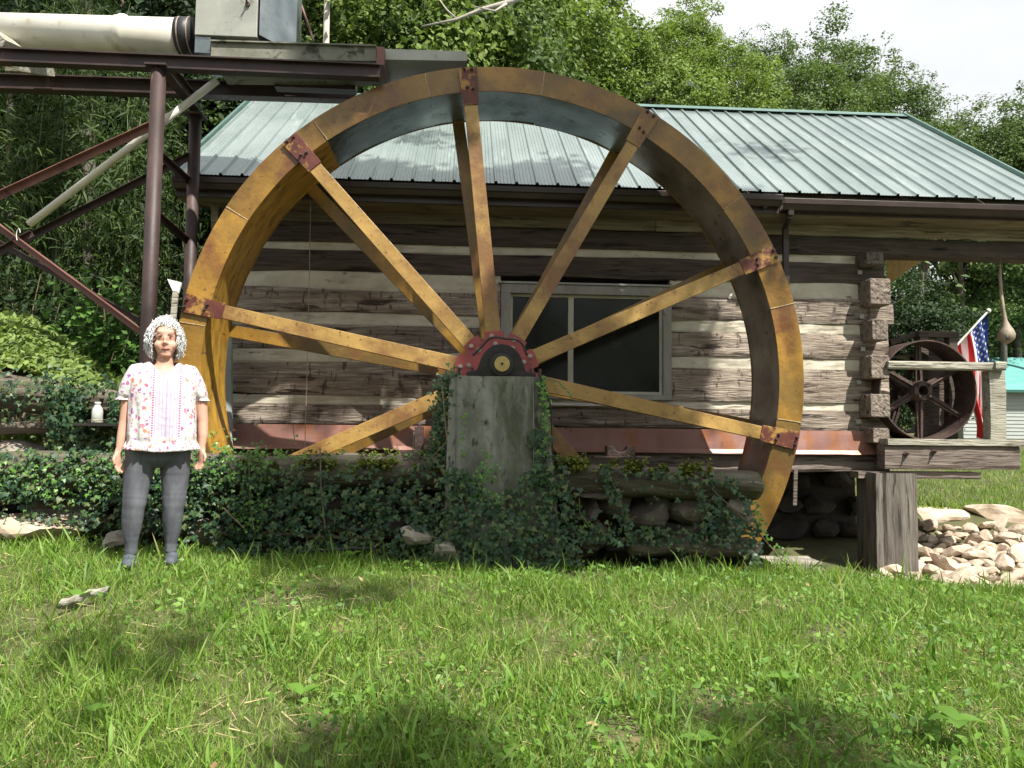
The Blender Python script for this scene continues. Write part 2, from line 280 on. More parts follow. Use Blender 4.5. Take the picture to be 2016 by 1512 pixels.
def solo(name, acc, m, label, cat, org=None, frame='s', group=None, smooth=False, bev=0, kind=None):
    mats = m if isinstance(m, (list, tuple)) else [m]
    if org is None:
        v = np.array(acc.v); org = ((v[:, 0].min()+v[:, 0].max())/2, (v[:, 1].min()+v[:, 1].max())/2, v[:, 2].min())
    o = bpy.data.objects.new(name, mesh_from(name, acc, mats, org, smooth)); COL.objects.link(o)
    o.location = s2w(org) if frame == 's' else Vector(org); o.rotation_euler = (0, 0, PHI if frame == 's' else 0)
    ORG[o.name] = (Vector(org), frame)
    if bev: bevel(o, bev)
    return props(o, label, cat, group, kind)
def npmesh(name, V, Fc, mat, smooth=False):
    k = Fc.shape[1]; me = bpy.data.meshes.new(name)
    me.vertices.add(len(V)); me.vertices.foreach_set('co', V.astype(np.float32).ravel())
    me.loops.add(Fc.size); me.loops.foreach_set('vertex_index', Fc.astype(np.int32).ravel())
    me.polygons.add(len(Fc)); me.polygons.foreach_set('loop_start', np.arange(0, Fc.size, k, dtype=np.int32))
    me.polygons.foreach_set('loop_total', np.full(len(Fc), k, dtype=np.int32))
    me.materials.append(mat); me.update(calc_edges=True)
    if smooth: me.polygons.foreach_set('use_smooth', [True]*len(Fc))
    return me
def frames(nrm, spin):
    n = nrm/np.linalg.norm(nrm, axis=1, keepdims=True)
    ref = np.where(np.abs(n[:, 2:3]) < .95, np.array([[0, 0, 1.]]), np.array([[1., 0, 0]]))
    a = np.cross(ref, n); a /= np.linalg.norm(a, axis=1, keepdims=True); b = np.cross(n, a)
    c, s = np.cos(spin)[:, None], np.sin(spin)[:, None]
    return a*c+b*s, -a*s+b*c, n
def scatter(tv, tf, pos, nrm, spin, scl):          # copies of one small leaf merged into one mesh
    a, b, n = frames(nrm, spin); tv = np.array(tv, float); K = len(tv)
    V = pos[:, None, :] + scl[:, None, None]*(tv[None, :, 0:1]*a[:, None, :] + tv[None, :, 1:2]*b[:, None, :] + tv[None, :, 2:3]*n[:, None, :])
    Fc = np.array(tf)[None] + (np.arange(len(pos))*K)[:, None, None]
    return V.reshape(-1, 3), Fc.reshape(-1, len(tf[0]))
def join(parts):
    Vs, Fs, o = [], [], 0
    for V, Fc in parts: Vs.append(V); Fs.append(Fc+o); o += len(V)
    return np.concatenate(Vs), np.concatenate(Fs)
LEAF = ([(0, 0, 0), (.30, .38, .05), (0, 1, -.08), (-.30, .38, .05), (0, .42, -.03)], [(0, 1, 4), (1, 2, 4), (2, 3, 4), (3, 0, 4)])
LEAF2 = ([(0, 0, 0), (.34, .5, .07), (0, 1, -.05), (-.34, .5, .07)], [(0, 1, 2), (0, 2, 3)])
BLADE = ([(-.06, 0, 0), (.06, 0, 0), (.05, .5, .03), (-.05, .5, .03), (0, 1, -.12)], [(0, 1, 2), (0, 2, 3), (3, 2, 4)])
IVY = ([(0, -.1, 0), (.28, -.22, -.03), (.50, .12, -.06), (.22, .22, .03), (0, .72, -.08), (-.22, .22, .03), (-.50, .12, -.06), (-.28, -.22, -.03), (0, .15, .05)],
       [(8, 0, 1), (8, 1, 2), (8, 2, 3), (8, 3, 4), (8, 4, 5), (8, 5, 6), (8, 6, 7), (8, 7, 0)])
def nz(x, y, z=0, s=1): return mnoise.noise(Vector((x*s, y*s, z*s)))
def rock(acc, c, r, seed, n=2, flat=.0, mi=0):
    import bmesh
    bm = bmesh.new(); bmesh.ops.create_icosphere(bm, subdivisions=n, radius=1)
    rnd = random.Random(seed); planes = []
    for _ in range(11):
        d = Vector((rnd.gauss(0, 1), rnd.gauss(0, 1), rnd.gauss(0, 1))).normalized(); planes.append((d, rnd.uniform(.45, .82)))
    vs = []
    rz = rnd.uniform(-.4, .4)
    for v in bm.verts:
        p = v.co.copy()
        for d, k in planes:
            e = p.dot(d)
            if e > k: p -= d*(e-k)
        p *= 1 + .10*nz(p.x*2+seed, p.y*2, p.z*2) + .05*nz(p.x*6, p.y*6+seed, p.z*6)
        x, y = p.x*math.cos(rz)-p.y*math.sin(rz), p.x*math.sin(rz)+p.y*math.cos(rz)
        vs.append((c[0]+x*r[0]*1.2, c[1]+y*r[1]*1.2, c[2]+p.z*r[2]*1.2))
    acc.add(vs, [tuple(v.index for v in f.verts) for f in bm.faces], mi); bm.free(); return acc

# ------------------------------------------------------------------ ground
def sm(a, b, x): t = min(1, max(0, (x-a)/(b-a))); return t*t*(3-2*t)
def ip(x, xs, ys):
    return float(np.interp(x, xs, ys))
def gh(x, y):
    sl = w2s((x, y, 0)); v = sl.y
    base = ip(y, [-12, 0, 2.6, 4.2, 5, 5.9, 7], [-.6, 0, .31, .46, .51, .455, .44])
    base += ip(x, [-30, -4, -2.4, -1.2, 0, 1.1, 1.9, 3.1, 4, 8, 30], [.3, .15, .10, .03, 0, -.05, -.06, -.14, -.21, -.3, -.4])*min(1, max(0, y/5))
    base += .035*nz(x*.8, y*.8, 3) + .018*nz(x*2.3, y*2.3)
    if v < -.75: return base
    left = ip(y, [6, 7, 8, 10, 14, 30, 60, 200], [.62, .72, .95, 1.2, 2.2, 13, 26, 30])
    mid = ip(v, [-.75, -.5, -.4, 1.4, 1.7, 6.6, 8, 24, 55, 200], [.5, .3, -1.0, -1.0, -.3, .2, 1.2, 11, 25, 28])
    right = ip(y, [5.6, 6.3, 6.9, 7.3, 9.4, 9.9, 10, 32, 50, 80, 200], [.34, .22, .08, 0, .30, .52, .57, 1.38, 5, 12, 20])
    t = sm(-4.2, -3.4, x); u = sm(2.9, 3.3, sl.x) if v < 9 else sm(2, 12, sl.x)
    back = (left*(1-t)+mid*t)*(1-u) + right*u
    k = sm(-.75, -.45, v)
    return base*(1-k)+back*k
xs = np.unique(np.concatenate([np.linspace(-90, -12, 20), np.linspace(-12, 12, 161), np.linspace(12, 120, 24)]))
ys = np.unique(np.concatenate([np.linspace(-30, 0, 10), np.linspace(0, 14, 118), np.linspace(14, 60, 40), np.linspace(60, 260, 12)]))
V = np.array([(x, y, gh(x, y)) for y in ys for x in xs]); nx = len(xs)
Fc = np.array([(j*nx+i, j*nx+i+1, (j+1)*nx+i+1, (j+1)*nx+i) for j in range(len(ys)-1) for i in range(nx-1)])
g = bpy.data.objects.new('ground', npmesh('ground', V, Fc, m_soil, True)); COL.objects.link(g); props(g, kind='structure')

# ------------------------------------------------------------------ the water wheel
AX = S(978, 735, 0); AZ = AX.z; AU = AX.x                 # axle position in site frame
R1, R0, WV = 2.795, 2.565, .68
print('axle', AX, 'top px', pix(s2w((AU, 0, AZ+R1))), pix(s2w((AU-R1, 0, AZ))), pix(s2w((AU+R1, 0, AZ))))
def rp(a, r, v): return Vector((AU+r*math.cos(a), v, AZ+r*math.sin(a)))
wheel = thing('water_wheel', 'giant yellow-painted steel water wheel with rusty spokes beside the log mill', 'water wheel', (AU, .3, AZ-R1))
def arcplate(a0, a1, r0, r1, v0, v1, n=12):
    A = Acc(); rings = []
    for i in range(n+1):
        a = a0+(a1-a0)*i/n
        rings.append([rp(a, r0, v0), rp(a, r1, v0), rp(a, r1, v1), rp(a, r0, v1)])
    return A.rings(rings)
R = math.radians
NS = 16; seam0 = 104.2
for k in range(NS):
    a0 = R(seam0+22.5*k+.05); a1 = R(seam0+22.5*(k+1)-.05); mid = (seam0+22.5*(k+.5)) % 360
    def wob(A, s=k):
        A.v = [(x, y+(.006*nz(x*3, z*3, s)), z) for x, y, z in A.v]; return A
    part('rim_plate', wob(arcplate(a0, a1, R0, R1, 0, .009)), m_yel, wheel, bev=.003)
    part('rear_rim_plate', arcplate(a0, a1, R0, R1, WV-.008, WV), m_yel, wheel)
    sm_ = m_galv if 48 < mid < 124 else (m_soley if 124 <= mid < 235 else m_soleb)
    def den(A, s=k):
        o = []
        for x, y, z in A.v:
            dx, dz = x-AU, z-AZ; d = math.hypot(dx, dz); f = 1 + .004*nz(x*2.5, y*6, z*2.5+s)
            o.append((AU+dx*f, y, AZ+dz*f))
        A.v = o; return A
    B = Acc(); nn = 14; mm = 5
    a0 -= R(.07); a1 += R(.07)
    B.grid(lambda s, t: rp(a0+(a1-a0)*s, R0+.006, .011+(WV-.022)*t), nn, mm)
    B.grid(lambda s, t: rp(a1+(a0-a1)*s, R0+.012, .011+(WV-.022)*t), nn, mm)
    part('sole_plate', den(B), sm_, wheel, smooth=True)
    W_ = Acc(); W_.tube([rp(R(seam0+22.5*k), R0+.005+(R1-R0-.01)*i/14, -.002) + Vector((random.uniform(-.003, .003), 0, 0)) for i in range(15)], .0045, 6)
    part('weld_seam', W_, m_weld, wheel)
    for q in range(2):                                    # bucket plates on the outside of the drum
        a = R(seam0+22.5*k+5+11.2*q); C = Acc(); C.bar(rp(a, R0+.02, .012), rp(a, R0+.02, WV-.012), .006, .02, up=(math.cos(a), 0, math.sin(a)))
        p0, p1 = rp(a, R0+.02, 0), rp(a+R(4), R1-.01, 0)
        C.add([(p0.x, .012, p0.z), (p1.x, .012, p1.z), (p1.x, WV-.012, p1.z), (p0.x, WV-.012, p0.z)], [(0, 1, 2, 3)])
        part('bucket_plate', C, m_soleb, wheel)
def spoke(ang, vf, vb, mat, front):
    a = R(ang); er = Vector((math.cos(a), 0, math.sin(a))); et = Vector((-math.sin(a), 0, math.cos(a)))
    A = Acc(); r0, r1 = .30, R1-.03; w0, w1 = .135, .115; d = .07 if front else .05
    c = Vector((AU, 0, AZ)); s = 1
    for (ra, wa, rb, wb) in ((r0, w0, r1, w1),):
        pts = []
        for r, w in ((ra, wa), (rb, wb)):
            pts += [c+er*r-et*w/2, c+er*r+et*w/2]
        def slab(o0, o1, v0, v1):                         # between two tangential offsets (fractions of width)
            vs = []
            for v in (v0, v1):
                for r, w in ((ra, wa), (rb, wb)):
                    for o in (o0, o1): vs.append(c+er*r+et*(w*o[0]/2+o[1])+Vector((0, v, 0)))
            A.add(vs, [(0, 1, 3, 2), (4, 6, 7, 5), (0, 4, 5, 1), (2, 3, 7, 6), (0, 2, 6, 4), (1, 5, 7, 3)])
        slab((-1, 0), (1, 0), vf, vf+.010*s)
        b0, b1 = sorted((vf+.010*s, vf+d*s))
        if front:
            # flanges of the channel stop short of the rim plate
            rb = R0-.01
            wb = w0+(w1-w0)*(rb-r0)/(r1-r0)
        slab((-1, 0), (-1, .012), b0, b1); slab((1, -.012), (1, 0), b0, b1)
    part('spoke' if front else 'rear_spoke', A, mat, wheel, bev=.003)
def boltacc(A, p, r, h, n=6, ax=(0, -1, 0)):
    ax = Vector(ax); A.tube([Vector(p), Vector(p)+ax*h*.35], r*1.35, 12); A.tube([Vector(p)+ax*h*.3, Vector(p)+ax*h], r, n)
for i in range(10):
    ang = 96.2+36*i
    spoke(ang, -.018, 0, m_yeld, True)
    spoke(ang+2.4, WV+.002, 0, m_yel, False)
    a = R(ang); er = Vector((math.cos(a), 0, math.sin(a))); et = Vector((-math.sin(a), 0, math.cos(a)))
    A = Acc(); c = Vector((AU, 0, AZ))
    ra, rb, w = R0-.13, R1-.012, .075
    vs = []
    for v in (-.027, -.0185):
        vs += [c+er*ra-et*w*.95+Vector((0, v, 0)), c+er*ra+et*w*.95+Vector((0, v, 0)), c+er*rb+et*w*1.12+Vector((0, v, 0)), c+er*rb-et*w*1.12+Vector((0, v, 0))]
    A.add(vs, [(0, 1, 2, 3), (7, 6, 5, 4), (0, 4, 5, 1), (1, 5, 6, 2), (2, 6, 7, 3), (3, 7, 4, 0)])
    part('bracket_plate', A, m_redp if i in (0, 1, 2, 3, 7, 8) else m_yel, wheel, bev=.002)
    for (dr, dt) in ((-.03, .032), (-.035, -.035), (-.20, .02), (-.215, -.03)):
        A = Acc(); p = c+er*(R1+dr)+et*dt+Vector((0, -.027, 0)); boltacc(A, p, .011, .03)
        part('rim_bolt', A, m_iron, wheel)
# notched hub plate
A = Acc(); out = []; n = 180
for i in range(n):
    a = 2*PI*i/n; am = (math.degrees(a)-96.2) % 36
    rr = .372 if not (13.2 < am < 21.5) else .325
    out.append((rr, a))
inn = [(.12, a) for _, a in out]
for v0, v1 in ((-.075, -.05),):
    rings = [[rp(a, r, v0) for r, a in inn], [rp(a, r, v0) for r, a in out], [rp(a, r, v1) for r, a in out], [rp(a, r, v1) for r, a in inn]]
    A.rings(rings, cap=False)
part('hub_plate', A, m_hub, wheel, bev=.003)
A = Acc(); A.rings([[rp(2*PI*k/60, .12, WV+.03) for k in range(60)], [rp(2*PI*k/60, .37, WV+.03) for k in range(60)], [rp(2*PI*k/60, .37, WV+.055) for k in range(60)], [rp(2*PI*k/60, .12, WV+.055) for k in range(60)]], cap=False)
part('rear_hub_plate', A, m_hub, wheel)
A = Acc(); A.tube([rp(0, 0, -.045), rp(0, 0, WV+.03)], .16, 32); part('hub_barrel', A, m_hub, wheel, smooth=False)
for i in range(10):
    for rr, da in ((.325, 7), (.255, 2)):
        A = Acc(); boltacc(A, rp(R(96.2+36*i+da-4), rr, -.075), .0155, .03); part('hub_bolt', A, m_bolt, wheel)
A = Acc(); A.tube([rp(0, 0, -.98), rp(0, 0, 1.5)], .058, 28); part('axle_shaft', A, m_brass, wheel)
A = Acc(); A.tube([rp(0, 0, -.9895), rp(0, 0, -.981)], .01, 12); part('shaft_centre_mark', A, m_dark, wheel)

# ------------------------------------------------------------------ concrete pillar and bearing
PV0, PV1 = -.92, -.18
tl = S(885, 739, PV0); tr = S(1071, 739, PV0); bl = S(872, 1100, PV0); br = S(1105, 1100, PV0)
pillar = thing('concrete_pillar', 'tall mottled grey concrete pillar carrying the water wheel axle', 'pillar', ((tl.x+tr.x)/2, -.55, .3))
PT = tl.z
def pil(s, t, face):
    z = .2+(PT-.2)*t; k = (PT-z)/(PT-bl.z); x0 = tl.x+(bl.x-tl.x)*k; x1 = tr.x+(br.x-tr.x)*k
    v0, v1 = PV0-.06*k, PV1
    c = {'f': (x0+(x1-x0)*s, v0), 'r': (x1, v0+(v1-v0)*s), 'b': (x1+(x0-x1)*s, v1), 'l': (x0, v1+(v0-v1)*s)}[face]
    w = .010*nz(c[0]*3, z*3, c[1]*3)+.004*nz(c[0]*14, z*14, c[1])
    return (c[0], c[1]+w*(0 if s in (0, 1) else 1), z)
A = Acc()
for fc in 'frbl': A.grid(lambda s, t: pil(s, t, fc), 14, 26)
A.add([pil(0, 1, 'f'), pil(1, 1, 'f'), pil(0, 1, 'b'), pil(1, 1, 'b')], [(0, 1, 2, 3)])
part('column', A, m_conc, pillar)
for dx in (.125, .63):                                    # form-board joints
    A = Acc(); x = tr.x-.085 if dx > .5 else tl.x+.05; A.bar((x, PV0-.008, PT-.02), (x+.01, PV0-.05, 1.2), .006, .012, up=(0, 1, 0)); part('form_joint', A, m_conc, pillar)
bear = thing('axle_bearing', 'black greasy pillow-block bearing on top of the concrete pillar', 'bearing', (AU, -.6, PT))
A = Acc(); pts = [(-.27, PT), (.27, PT), (.25, PT+.05), (.17, PT+.06)] 
prof = [(-.27, PT+.002), (.27, PT+.002), (.27, PT+.035), (.19, PT+.05)]
for k in range(13):
    a = PI*.12+PI*.76*k/12; prof.append((.165*math.cos(a), AZ+.165*math.sin(a)))
prof += [(-.19, PT+.05), (-.27, PT+.035)]
A.rings([[(AU+x, v, z) for x, z in prof] for v in (-.86, -.86, -.45, -.45)][1:3])
part('housing', A, m_dark, bear, bev=.006)
A = Acc(); A.tube([rp(0, 0, -.90), rp(0, 0, -.858)], .088, 30); part('collar', A, m_rub, bear, bev=.004)
A = Acc()
A.tube([rp(R(180-t), .225+.01*math.sin(t/9), -.80+.05*math.sin(t/30)) for t in range(20, 162, 6)], .009, 8)
part('drain_hose', A, m_rub, bear, smooth=True)
for x in (-.33, -.23, .24, .31):
    A = Acc(); A.tube([(AU+x, -.75, PT), (AU+x, -.75, PT+.075)], .012, 8); part('anchor_stud', A, m_iron, bear)
A = Acc(); A.tube([S(1062, 738, -.95), S(1085, 800, -.9), S(1088, 900, -.86), S(1090, 905, -.85)], .006, 6); solo('black_cable', A, m_rub, 'thin black cable running down the right edge of the concrete pillar', 'cable')

# ------------------------------------------------------------------ log mill
WVL = 1.35
def Z(y, v=WVL, x=1640): return S(x, y, v).z
UL = S(432, 600, WVL).x; UR = S(1745, 700, WVL).x
house = thing('log_mill_house', 'hewn-log mill house with white chinking and green metal roof behind the wheel', 'mill house', ((UL+UR)/2, 3.8, Z(929)))
wall = part('wall', Acc().box((UL+.05, WVL+.14, Z(929)), (UR-.1, WVL+.30, Z(410))), m_black, house)
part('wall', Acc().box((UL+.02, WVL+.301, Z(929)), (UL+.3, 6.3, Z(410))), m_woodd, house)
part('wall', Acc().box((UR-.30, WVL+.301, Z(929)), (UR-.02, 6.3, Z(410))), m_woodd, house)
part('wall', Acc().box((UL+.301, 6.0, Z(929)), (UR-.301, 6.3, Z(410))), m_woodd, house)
def slab(u0, u1, z0, z1, v, th, seed, rel=.022, sag=.03, nd=None):
    A = Acc(); n = max(8, int((u1-u0)/.07)); q = 6
    def P(s, t):
        u = u0+(u1-u0)*s; zz0 = z0+sag*nz(u*.9, seed*3.1); zz1 = z1+sag*nz(u*.9, seed*5.7+9)
        e = min(t, 1-t)*2; rnd_ = -.0 if e > .3 else .012*(1-e/.3)
        st = .5*math.floor(u*7+2*nz(u, seed))+seed; hew = .010*nz(st*3.3, t*2.2, seed)
        return (u, v-rel*nz(u*1.7, t*1.5, seed*1.3)-hew-.006*nz(u*5, t*9, seed)+rnd_, zz0+(zz1-zz0)*t)
    A.grid(P, n, q)
    def back(s, t): p = P(s, t); return (p[0], v+th, p[2])
    A.grid(lambda s, t: (lambda a, b: tuple(a[i]+(b[i]-a[i])*t for i in range(3)))(P(s, 1), back(s, 1)), n, 1)
    A.grid(lambda s, t: (lambda a, b: tuple(a[i]+(b[i]-a[i])*t for i in range(3)))(back(s, 0), P(s, 0)), n, 1)
    A.grid(lambda s, t: (lambda a, b: tuple(a[i]+(b[i]-a[i])*s for i in range(3)))(back(0, t), P(0, t)), 1, q)
    A.grid(lambda s, t: (lambda a, b: tuple(a[i]+(b[i]-a[i])*s for i in range(3)))(P(1, t), back(1, t)), 1, q)
    return A
WU0, WU1 = S(985, 680, WVL).x, S(1320, 680, WVL).x; WZ0, WZ1 = Z(786, x=1150), Z(563, x=1150)
rows = [(516, 559, 1744), (589, 637, 1760), (657, 708, 1750), (729, 795, 1750), (808, 848, 1750)]
for k, (ya, yb, xr) in enumerate(rows):
    z1, z0 = Z(ya)-.010, Z(yb)+.010; u1 = S(xr, 700, WVL).x
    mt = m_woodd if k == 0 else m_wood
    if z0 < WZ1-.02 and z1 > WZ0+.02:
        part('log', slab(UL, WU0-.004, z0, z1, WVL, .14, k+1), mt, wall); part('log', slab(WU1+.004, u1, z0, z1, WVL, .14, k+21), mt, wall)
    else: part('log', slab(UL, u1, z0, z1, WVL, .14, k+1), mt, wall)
BR = S(2100, 480, WVL).x
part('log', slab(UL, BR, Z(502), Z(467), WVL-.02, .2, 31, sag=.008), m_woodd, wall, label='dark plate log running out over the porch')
part('log', slab(UL+.05, UR, Z(930), Z(893), WVL-.03, .2, 32), m_beamw, wall, label='grey sill log')
# chinking between the logs
edges = [(502, 516), (559, 589), (637, 657), (708, 729), (795, 808)]
for k, (ya, yb) in enumerate(edges):
    z1, z0 = Z(ya)+.02, Z(yb)-.02
    for (a, b) in ([(UL, WU0-.004), (WU1+.004, UR-.02)] if (z0 < WZ1-.03 and z1 > WZ0+.03) else [(UL, UR-.02)]):
        part('chinking', slab(a, b, z0, z1, WVL+.024, .1, 50+k, rel=.012, sag=.0), m_chink, wall)
# boards under the eave
for k, (ya, yb, joints) in enumerate(((404, 440, (700, 1195, 1690)), (441, 466, (950, 1290, 2016)))):
    us = [UL]+[S(j, 440, WVL).x for j in joints if j < 2016]+[BR]
    for a, b in zip(us[:-1], us[1:]):
        part('eave_board', slab(a+.003, b-.003, Z(yb)+.003, Z(ya)-.002, WVL-.035+.01*k, .03, 70+k+a, rel=.004, sag=.004), m_board, wall)
# log ends of the side wall poking out of the corner
for k, (x0, y0, x1, y1) in enumerate([(1706, 496, 1740, 519), (1713, 548, 1754, 599), (1717, 628, 1749, 669), (1715, 699, 1752, 745), (1714, 776, 1753, 821), (1719, 843, 1752, 872)]):
    vf = WVL-.22; a = S(x0, y1, vf); b = S(x1, y0, vf); A = Acc(); n = 5
    ring = []
    for t in range(20):
        q = 2*PI*t/20; cx, cz = (a.x+b.x)/2, (a.z+b.z)/2; hx, hz = (b.x-a.x)/2, (b.z-a.z)/2
        sx = max(-1, min(1, 1.55*math.cos(q)+.12*nz(t*.7, k))); sz = max(-1, min(1, 1.5*math.sin(q)+.15*nz(t*.9, k+5)))
        ring.append((cx+hx*sx, cz+hz*sz, .02*nz(t*.8, k*3)))
    rr = [[(cx, vf+.004*nz(j, k), cz) for j in range(20)], [(cx+(x-cx)*.5, vf+.012*nz(x*20, z*20, 4), cz+(z-cz)*.5) for x, z, d in ring],
          [(cx+(x-cx)*.93, vf+d*.5, cz+(z-cz)*.93) for x, z, d in ring], [(x, vf+.02+d, z) for x, z, d in ring], [(x, WVL+.1, z) for x, z, d in ring]]
    part('log_end', A.rings(rr), m_end, wall)
# small grey metal tags nailed to the logs
for (x, y) in ((1693, 536), (1697, 623), (1699, 687), (1691, 752), (1690, 830), (463, 682), (459, 762)):
    p = S(x, y, WVL-.035); A = Acc(); a = random.uniform(.2, .7)
    A.bar(p-Vector((.025, 0, 0)), p+Vector((.025, 0, 0)), .003, .045, up=(math.sin(a)*.6, 0, 1)); part('metal_tag', A, m_gbox, wall)
# flashing
fz0, fz1 = Z(894), Z(848); fu0 = S(446, 860, WVL).x; fu1 = S(1718, 870, WVL).x
fe = [fu0, S(830, 870, WVL).x, S(1290, 870, WVL).x, fu1]
for a, b in zip(fe[:-1], fe[1:]):
    A = Acc(); A.grid(lambda s, t: (a+(b-a)*s+(.002), WVL-.045-.045*(1-t)-.006*nz(s*9, t*2, a)-(.02 if t < .03 else 0), fz0+(fz1-fz0)*t-.004*nz(s*14, a)*(1-t)), 40, 6)
    o = part('flashing', A, m_flash, wall); s_ = o.modifiers.new('t', 'SOLIDIFY'); s_.thickness = .003
# window
A = Acc(); fw = .10; v0, v1 = WVL-.05, WVL+.12
A.box((WU0, v0, WZ1-fw), (WU1, v1, WZ1)); A.box((WU0, v0, WZ0), (WU1, v1, WZ0+.06)); A.box((WU0, v0, WZ0+.0602), (WU0+fw, v1, WZ1-fw-.0002)); A.box((WU1-fw*.9, v0, WZ0+.0602), (WU1, v1, WZ1-fw-.0002))
window = part('window', A, m_frame, house, bev=.004)
gu0, gu1, gz0, gz1 = WU0+fw, WU1-fw*.9, WZ0+.06, WZ1-fw
mu = S(1123, 680, WVL+.03).x
A = Acc(); s_ = .028
for (a, b) in ((gu0, mu), (mu+.001, gu1)):
    A.box((a, WVL+.01, gz0), (a+s_, WVL+.05, gz1)); A.box((b-s_, WVL+.01, gz0), (b, WVL+.05, gz1)); A.box((a+s_, WVL+.01, gz0), (b-s_, WVL+.05, gz0+s_)); A.box((a+s_, WVL+.01, gz1-s_), (b-s_, WVL+.05, gz1))
part('sash', A, m_mull, window)
for (a, b) in ((gu0, mu), (mu, gu1)):
    part('pane', Acc().box((a+s_, WVL+.03, gz0+s_), (b-s_, WVL+.034, gz1-s_)), m_glass, window)
part('window_sill', slab(S(1075, 803, WVL).x-.5, S(1245, 800, WVL).x+.15, WZ0-.075, WZ0-.045, WVL-.07, .1, 3, rel=.003, sag=.002), m_white, window)
part('lintel_flashing', Acc().box((WU0-.03, WVL-.07, WZ1+.001), (WU1+.03, WVL+.0, WZ1+.02)), m_gbox, window)
# roof
EV, RV = .9, 3.85; EZ = S(1200, 371, EV).z; RZ = S(1200, 209, RV).z
EU0, EU1 = S(345, 345, EV).x, S(2095, 398, EV).x
print('roof', EZ, RZ, EU0, EU1, 'wall', UL, UR, Z(929), 'axle z', AZ, 'PT', PT)
roof = part('roof', Acc().add([(EU0, EV+.02, EZ-.035), (EU1, EV+.02, EZ-.035), (EU1, RV, RZ-.035), (EU0, RV, RZ-.035), (EU1, 2*RV-EV, EZ-.035), (EU0, 2*RV-EV, EZ-.035),
     (EU0, EV+.02, EZ-.09), (EU1, EV+.02, EZ-.09), (EU1, RV, RZ-.09), (EU0, RV, RZ-.09), (EU1, 2*RV-EV, EZ-.09), (EU0, 2*RV-EV, EZ-.09)],
     [(0, 1, 2, 3), (3, 2, 4, 5), (7, 6, 9, 8), (8, 9, 11, 10), (6, 7, 1, 0), (1, 7, 8, 2), (2, 8, 10, 4), (6, 0, 3, 9), (9, 3, 5, 11), (5, 4, 10, 11)]), m_board, house)
rp_ = .204; npan = 11; pw = (EU1-EU0)/npan; sl_ = Vector((0, RV-EV, RZ-EZ)); nl = Vector((0, -(RZ-EZ), RV-EV)).normalized(); rl = sl_.length
def roofprof(w):
    pr = []; nr = 4; p_ = w/nr
    for i in range(nr):
        x = i*p_
        pr += [(x+.0, .0), (x+.012, .0), (x+.024, .024), (x+.040, .024), (x+.052, .0)]
        for q in (.35, .52, .70, .86): pr += [(x+p_*q, 0), (x+p_*q+.008, .004), (x+p_*q+.016, 0)]
    pr.append((w-.001, 0)); return pr
PR = roofprof(pw)
for side in (0, 1):
    for i in range(npan):
        A = Acc(); u0 = EU0+i*pw; n0 = len(PR); jit = random.uniform(-.008, .008)
        segs = 8; rows_ = []
        for j in range(segs+1):
            t = j/segs
            for x, h in PR:
                base = Vector((u0+x, EV-.04*(1-t)+jit*(1-t), EZ)) + Vector((0, sl_.y*t, sl_.z*t)) + nl*(h+.004+.003*nz(x*3, t*6, i))
                if side: base.y = 2*RV-base.y
                A.v.append(tuple(base))
        for j in range(segs):
            for k in range(n0-1):
                a = j*n0+k; f = (a, a+1, a+n0+1, a+n0)
                A.f.append(f if not side else f[::-1]); A.m.append(0)
        part('roof_panel', A, m_roof, roof)
A = Acc(); A.tube([(EU0-.02, RV, RZ+.02), (EU1+.02, RV, RZ+.02)], .03, 10); 
A.add([(EU0-.02, RV-.14, RZ-.045+.0), (EU1+.02, RV-.14, RZ-.045), (EU1+.02, RV, RZ+.05), (EU0-.02, RV, RZ+.05), (EU1+.02, RV+.14, RZ-.045), (EU0-.02, RV+.14, RZ-.045)], [(0, 1, 2, 3), (3, 2, 4, 5)])
part('ridge_cap', A, m_rcap, roof)
for uu in (EU0-.015, EU1+.015):
    A = Acc(); A.bar((uu, EV-.03, EZ+.02), (uu, RV, RZ+.03), .03, .07); A.bar((uu, RV, RZ+.03), (uu, 2*RV-EV, EZ+.02), .03, .07); part('rake_trim', A, m_rcap, roof)
A = Acc()
for t in (.04, .22, .42, .62, .82):
    for i in range(npan*4):
        u = EU0+i*pw/4+.075; b = Vector((u, EV+sl_.y*t, EZ+sl_.z*t)); A.bar(b+nl*.003, b+nl*.010, .011, .011, up=(1, 0, 0))
part('roof_screws', A, m_rcap, roof, kind='stuff')
part('gable', Acc().add([(UR-.1, WVL+.2, Z(412)), (UR-.1, 6.3, Z(412)), (UR-.1, RV, RZ-.1), (UR-.14, WVL+.2, Z(412)), (UR-.14, 6.3, Z(412)), (UR-.14, RV, RZ-.1)], [(0, 1, 2), (5, 4, 3), (0, 2, 5, 3), (1, 4, 5, 2), (0, 3, 4, 1)]), m_board, house)
part('gable', Acc().add([(UL+.1, WVL+.2, Z(412)), (UL+.1, 6.3, Z(412)), (UL+.1, RV, RZ-.1), (UL+.14, WVL+.2, Z(412)), (UL+.14, 6.3, Z(412)), (UL+.14, RV, RZ-.1)], [(2, 1, 0), (3, 4, 5), (3, 5, 2, 0), (2, 5, 4, 1), (1, 4, 3, 0)]), m_board, house)
A = Acc(); A.box((EU0, EV+.03, EZ-.20), (EU1, EV+.055, EZ-.04)); part('fascia', A, m_gut, house)
A = Acc(); A.box((EU0, EV+.056, EZ-.20), (BR, WVL-.04, EZ-.18)); part('soffit', A, m_board, house)
def gutter(u0, u1, z):
    A = Acc(); pr = [(0, 0), (0, -.11), (-.075, -.11), (-.10, -.06), (-.115, -.055), (-.12, 0), (-.112, 0), (-.107, -.047), (-.093, -.053), (-.070, -.102), (-.006, -.102), (-.006, 0)]
    A.rings([[(u, EV+.028+a, z+b) for a, b in pr] for u in (u0, u1)]); return A
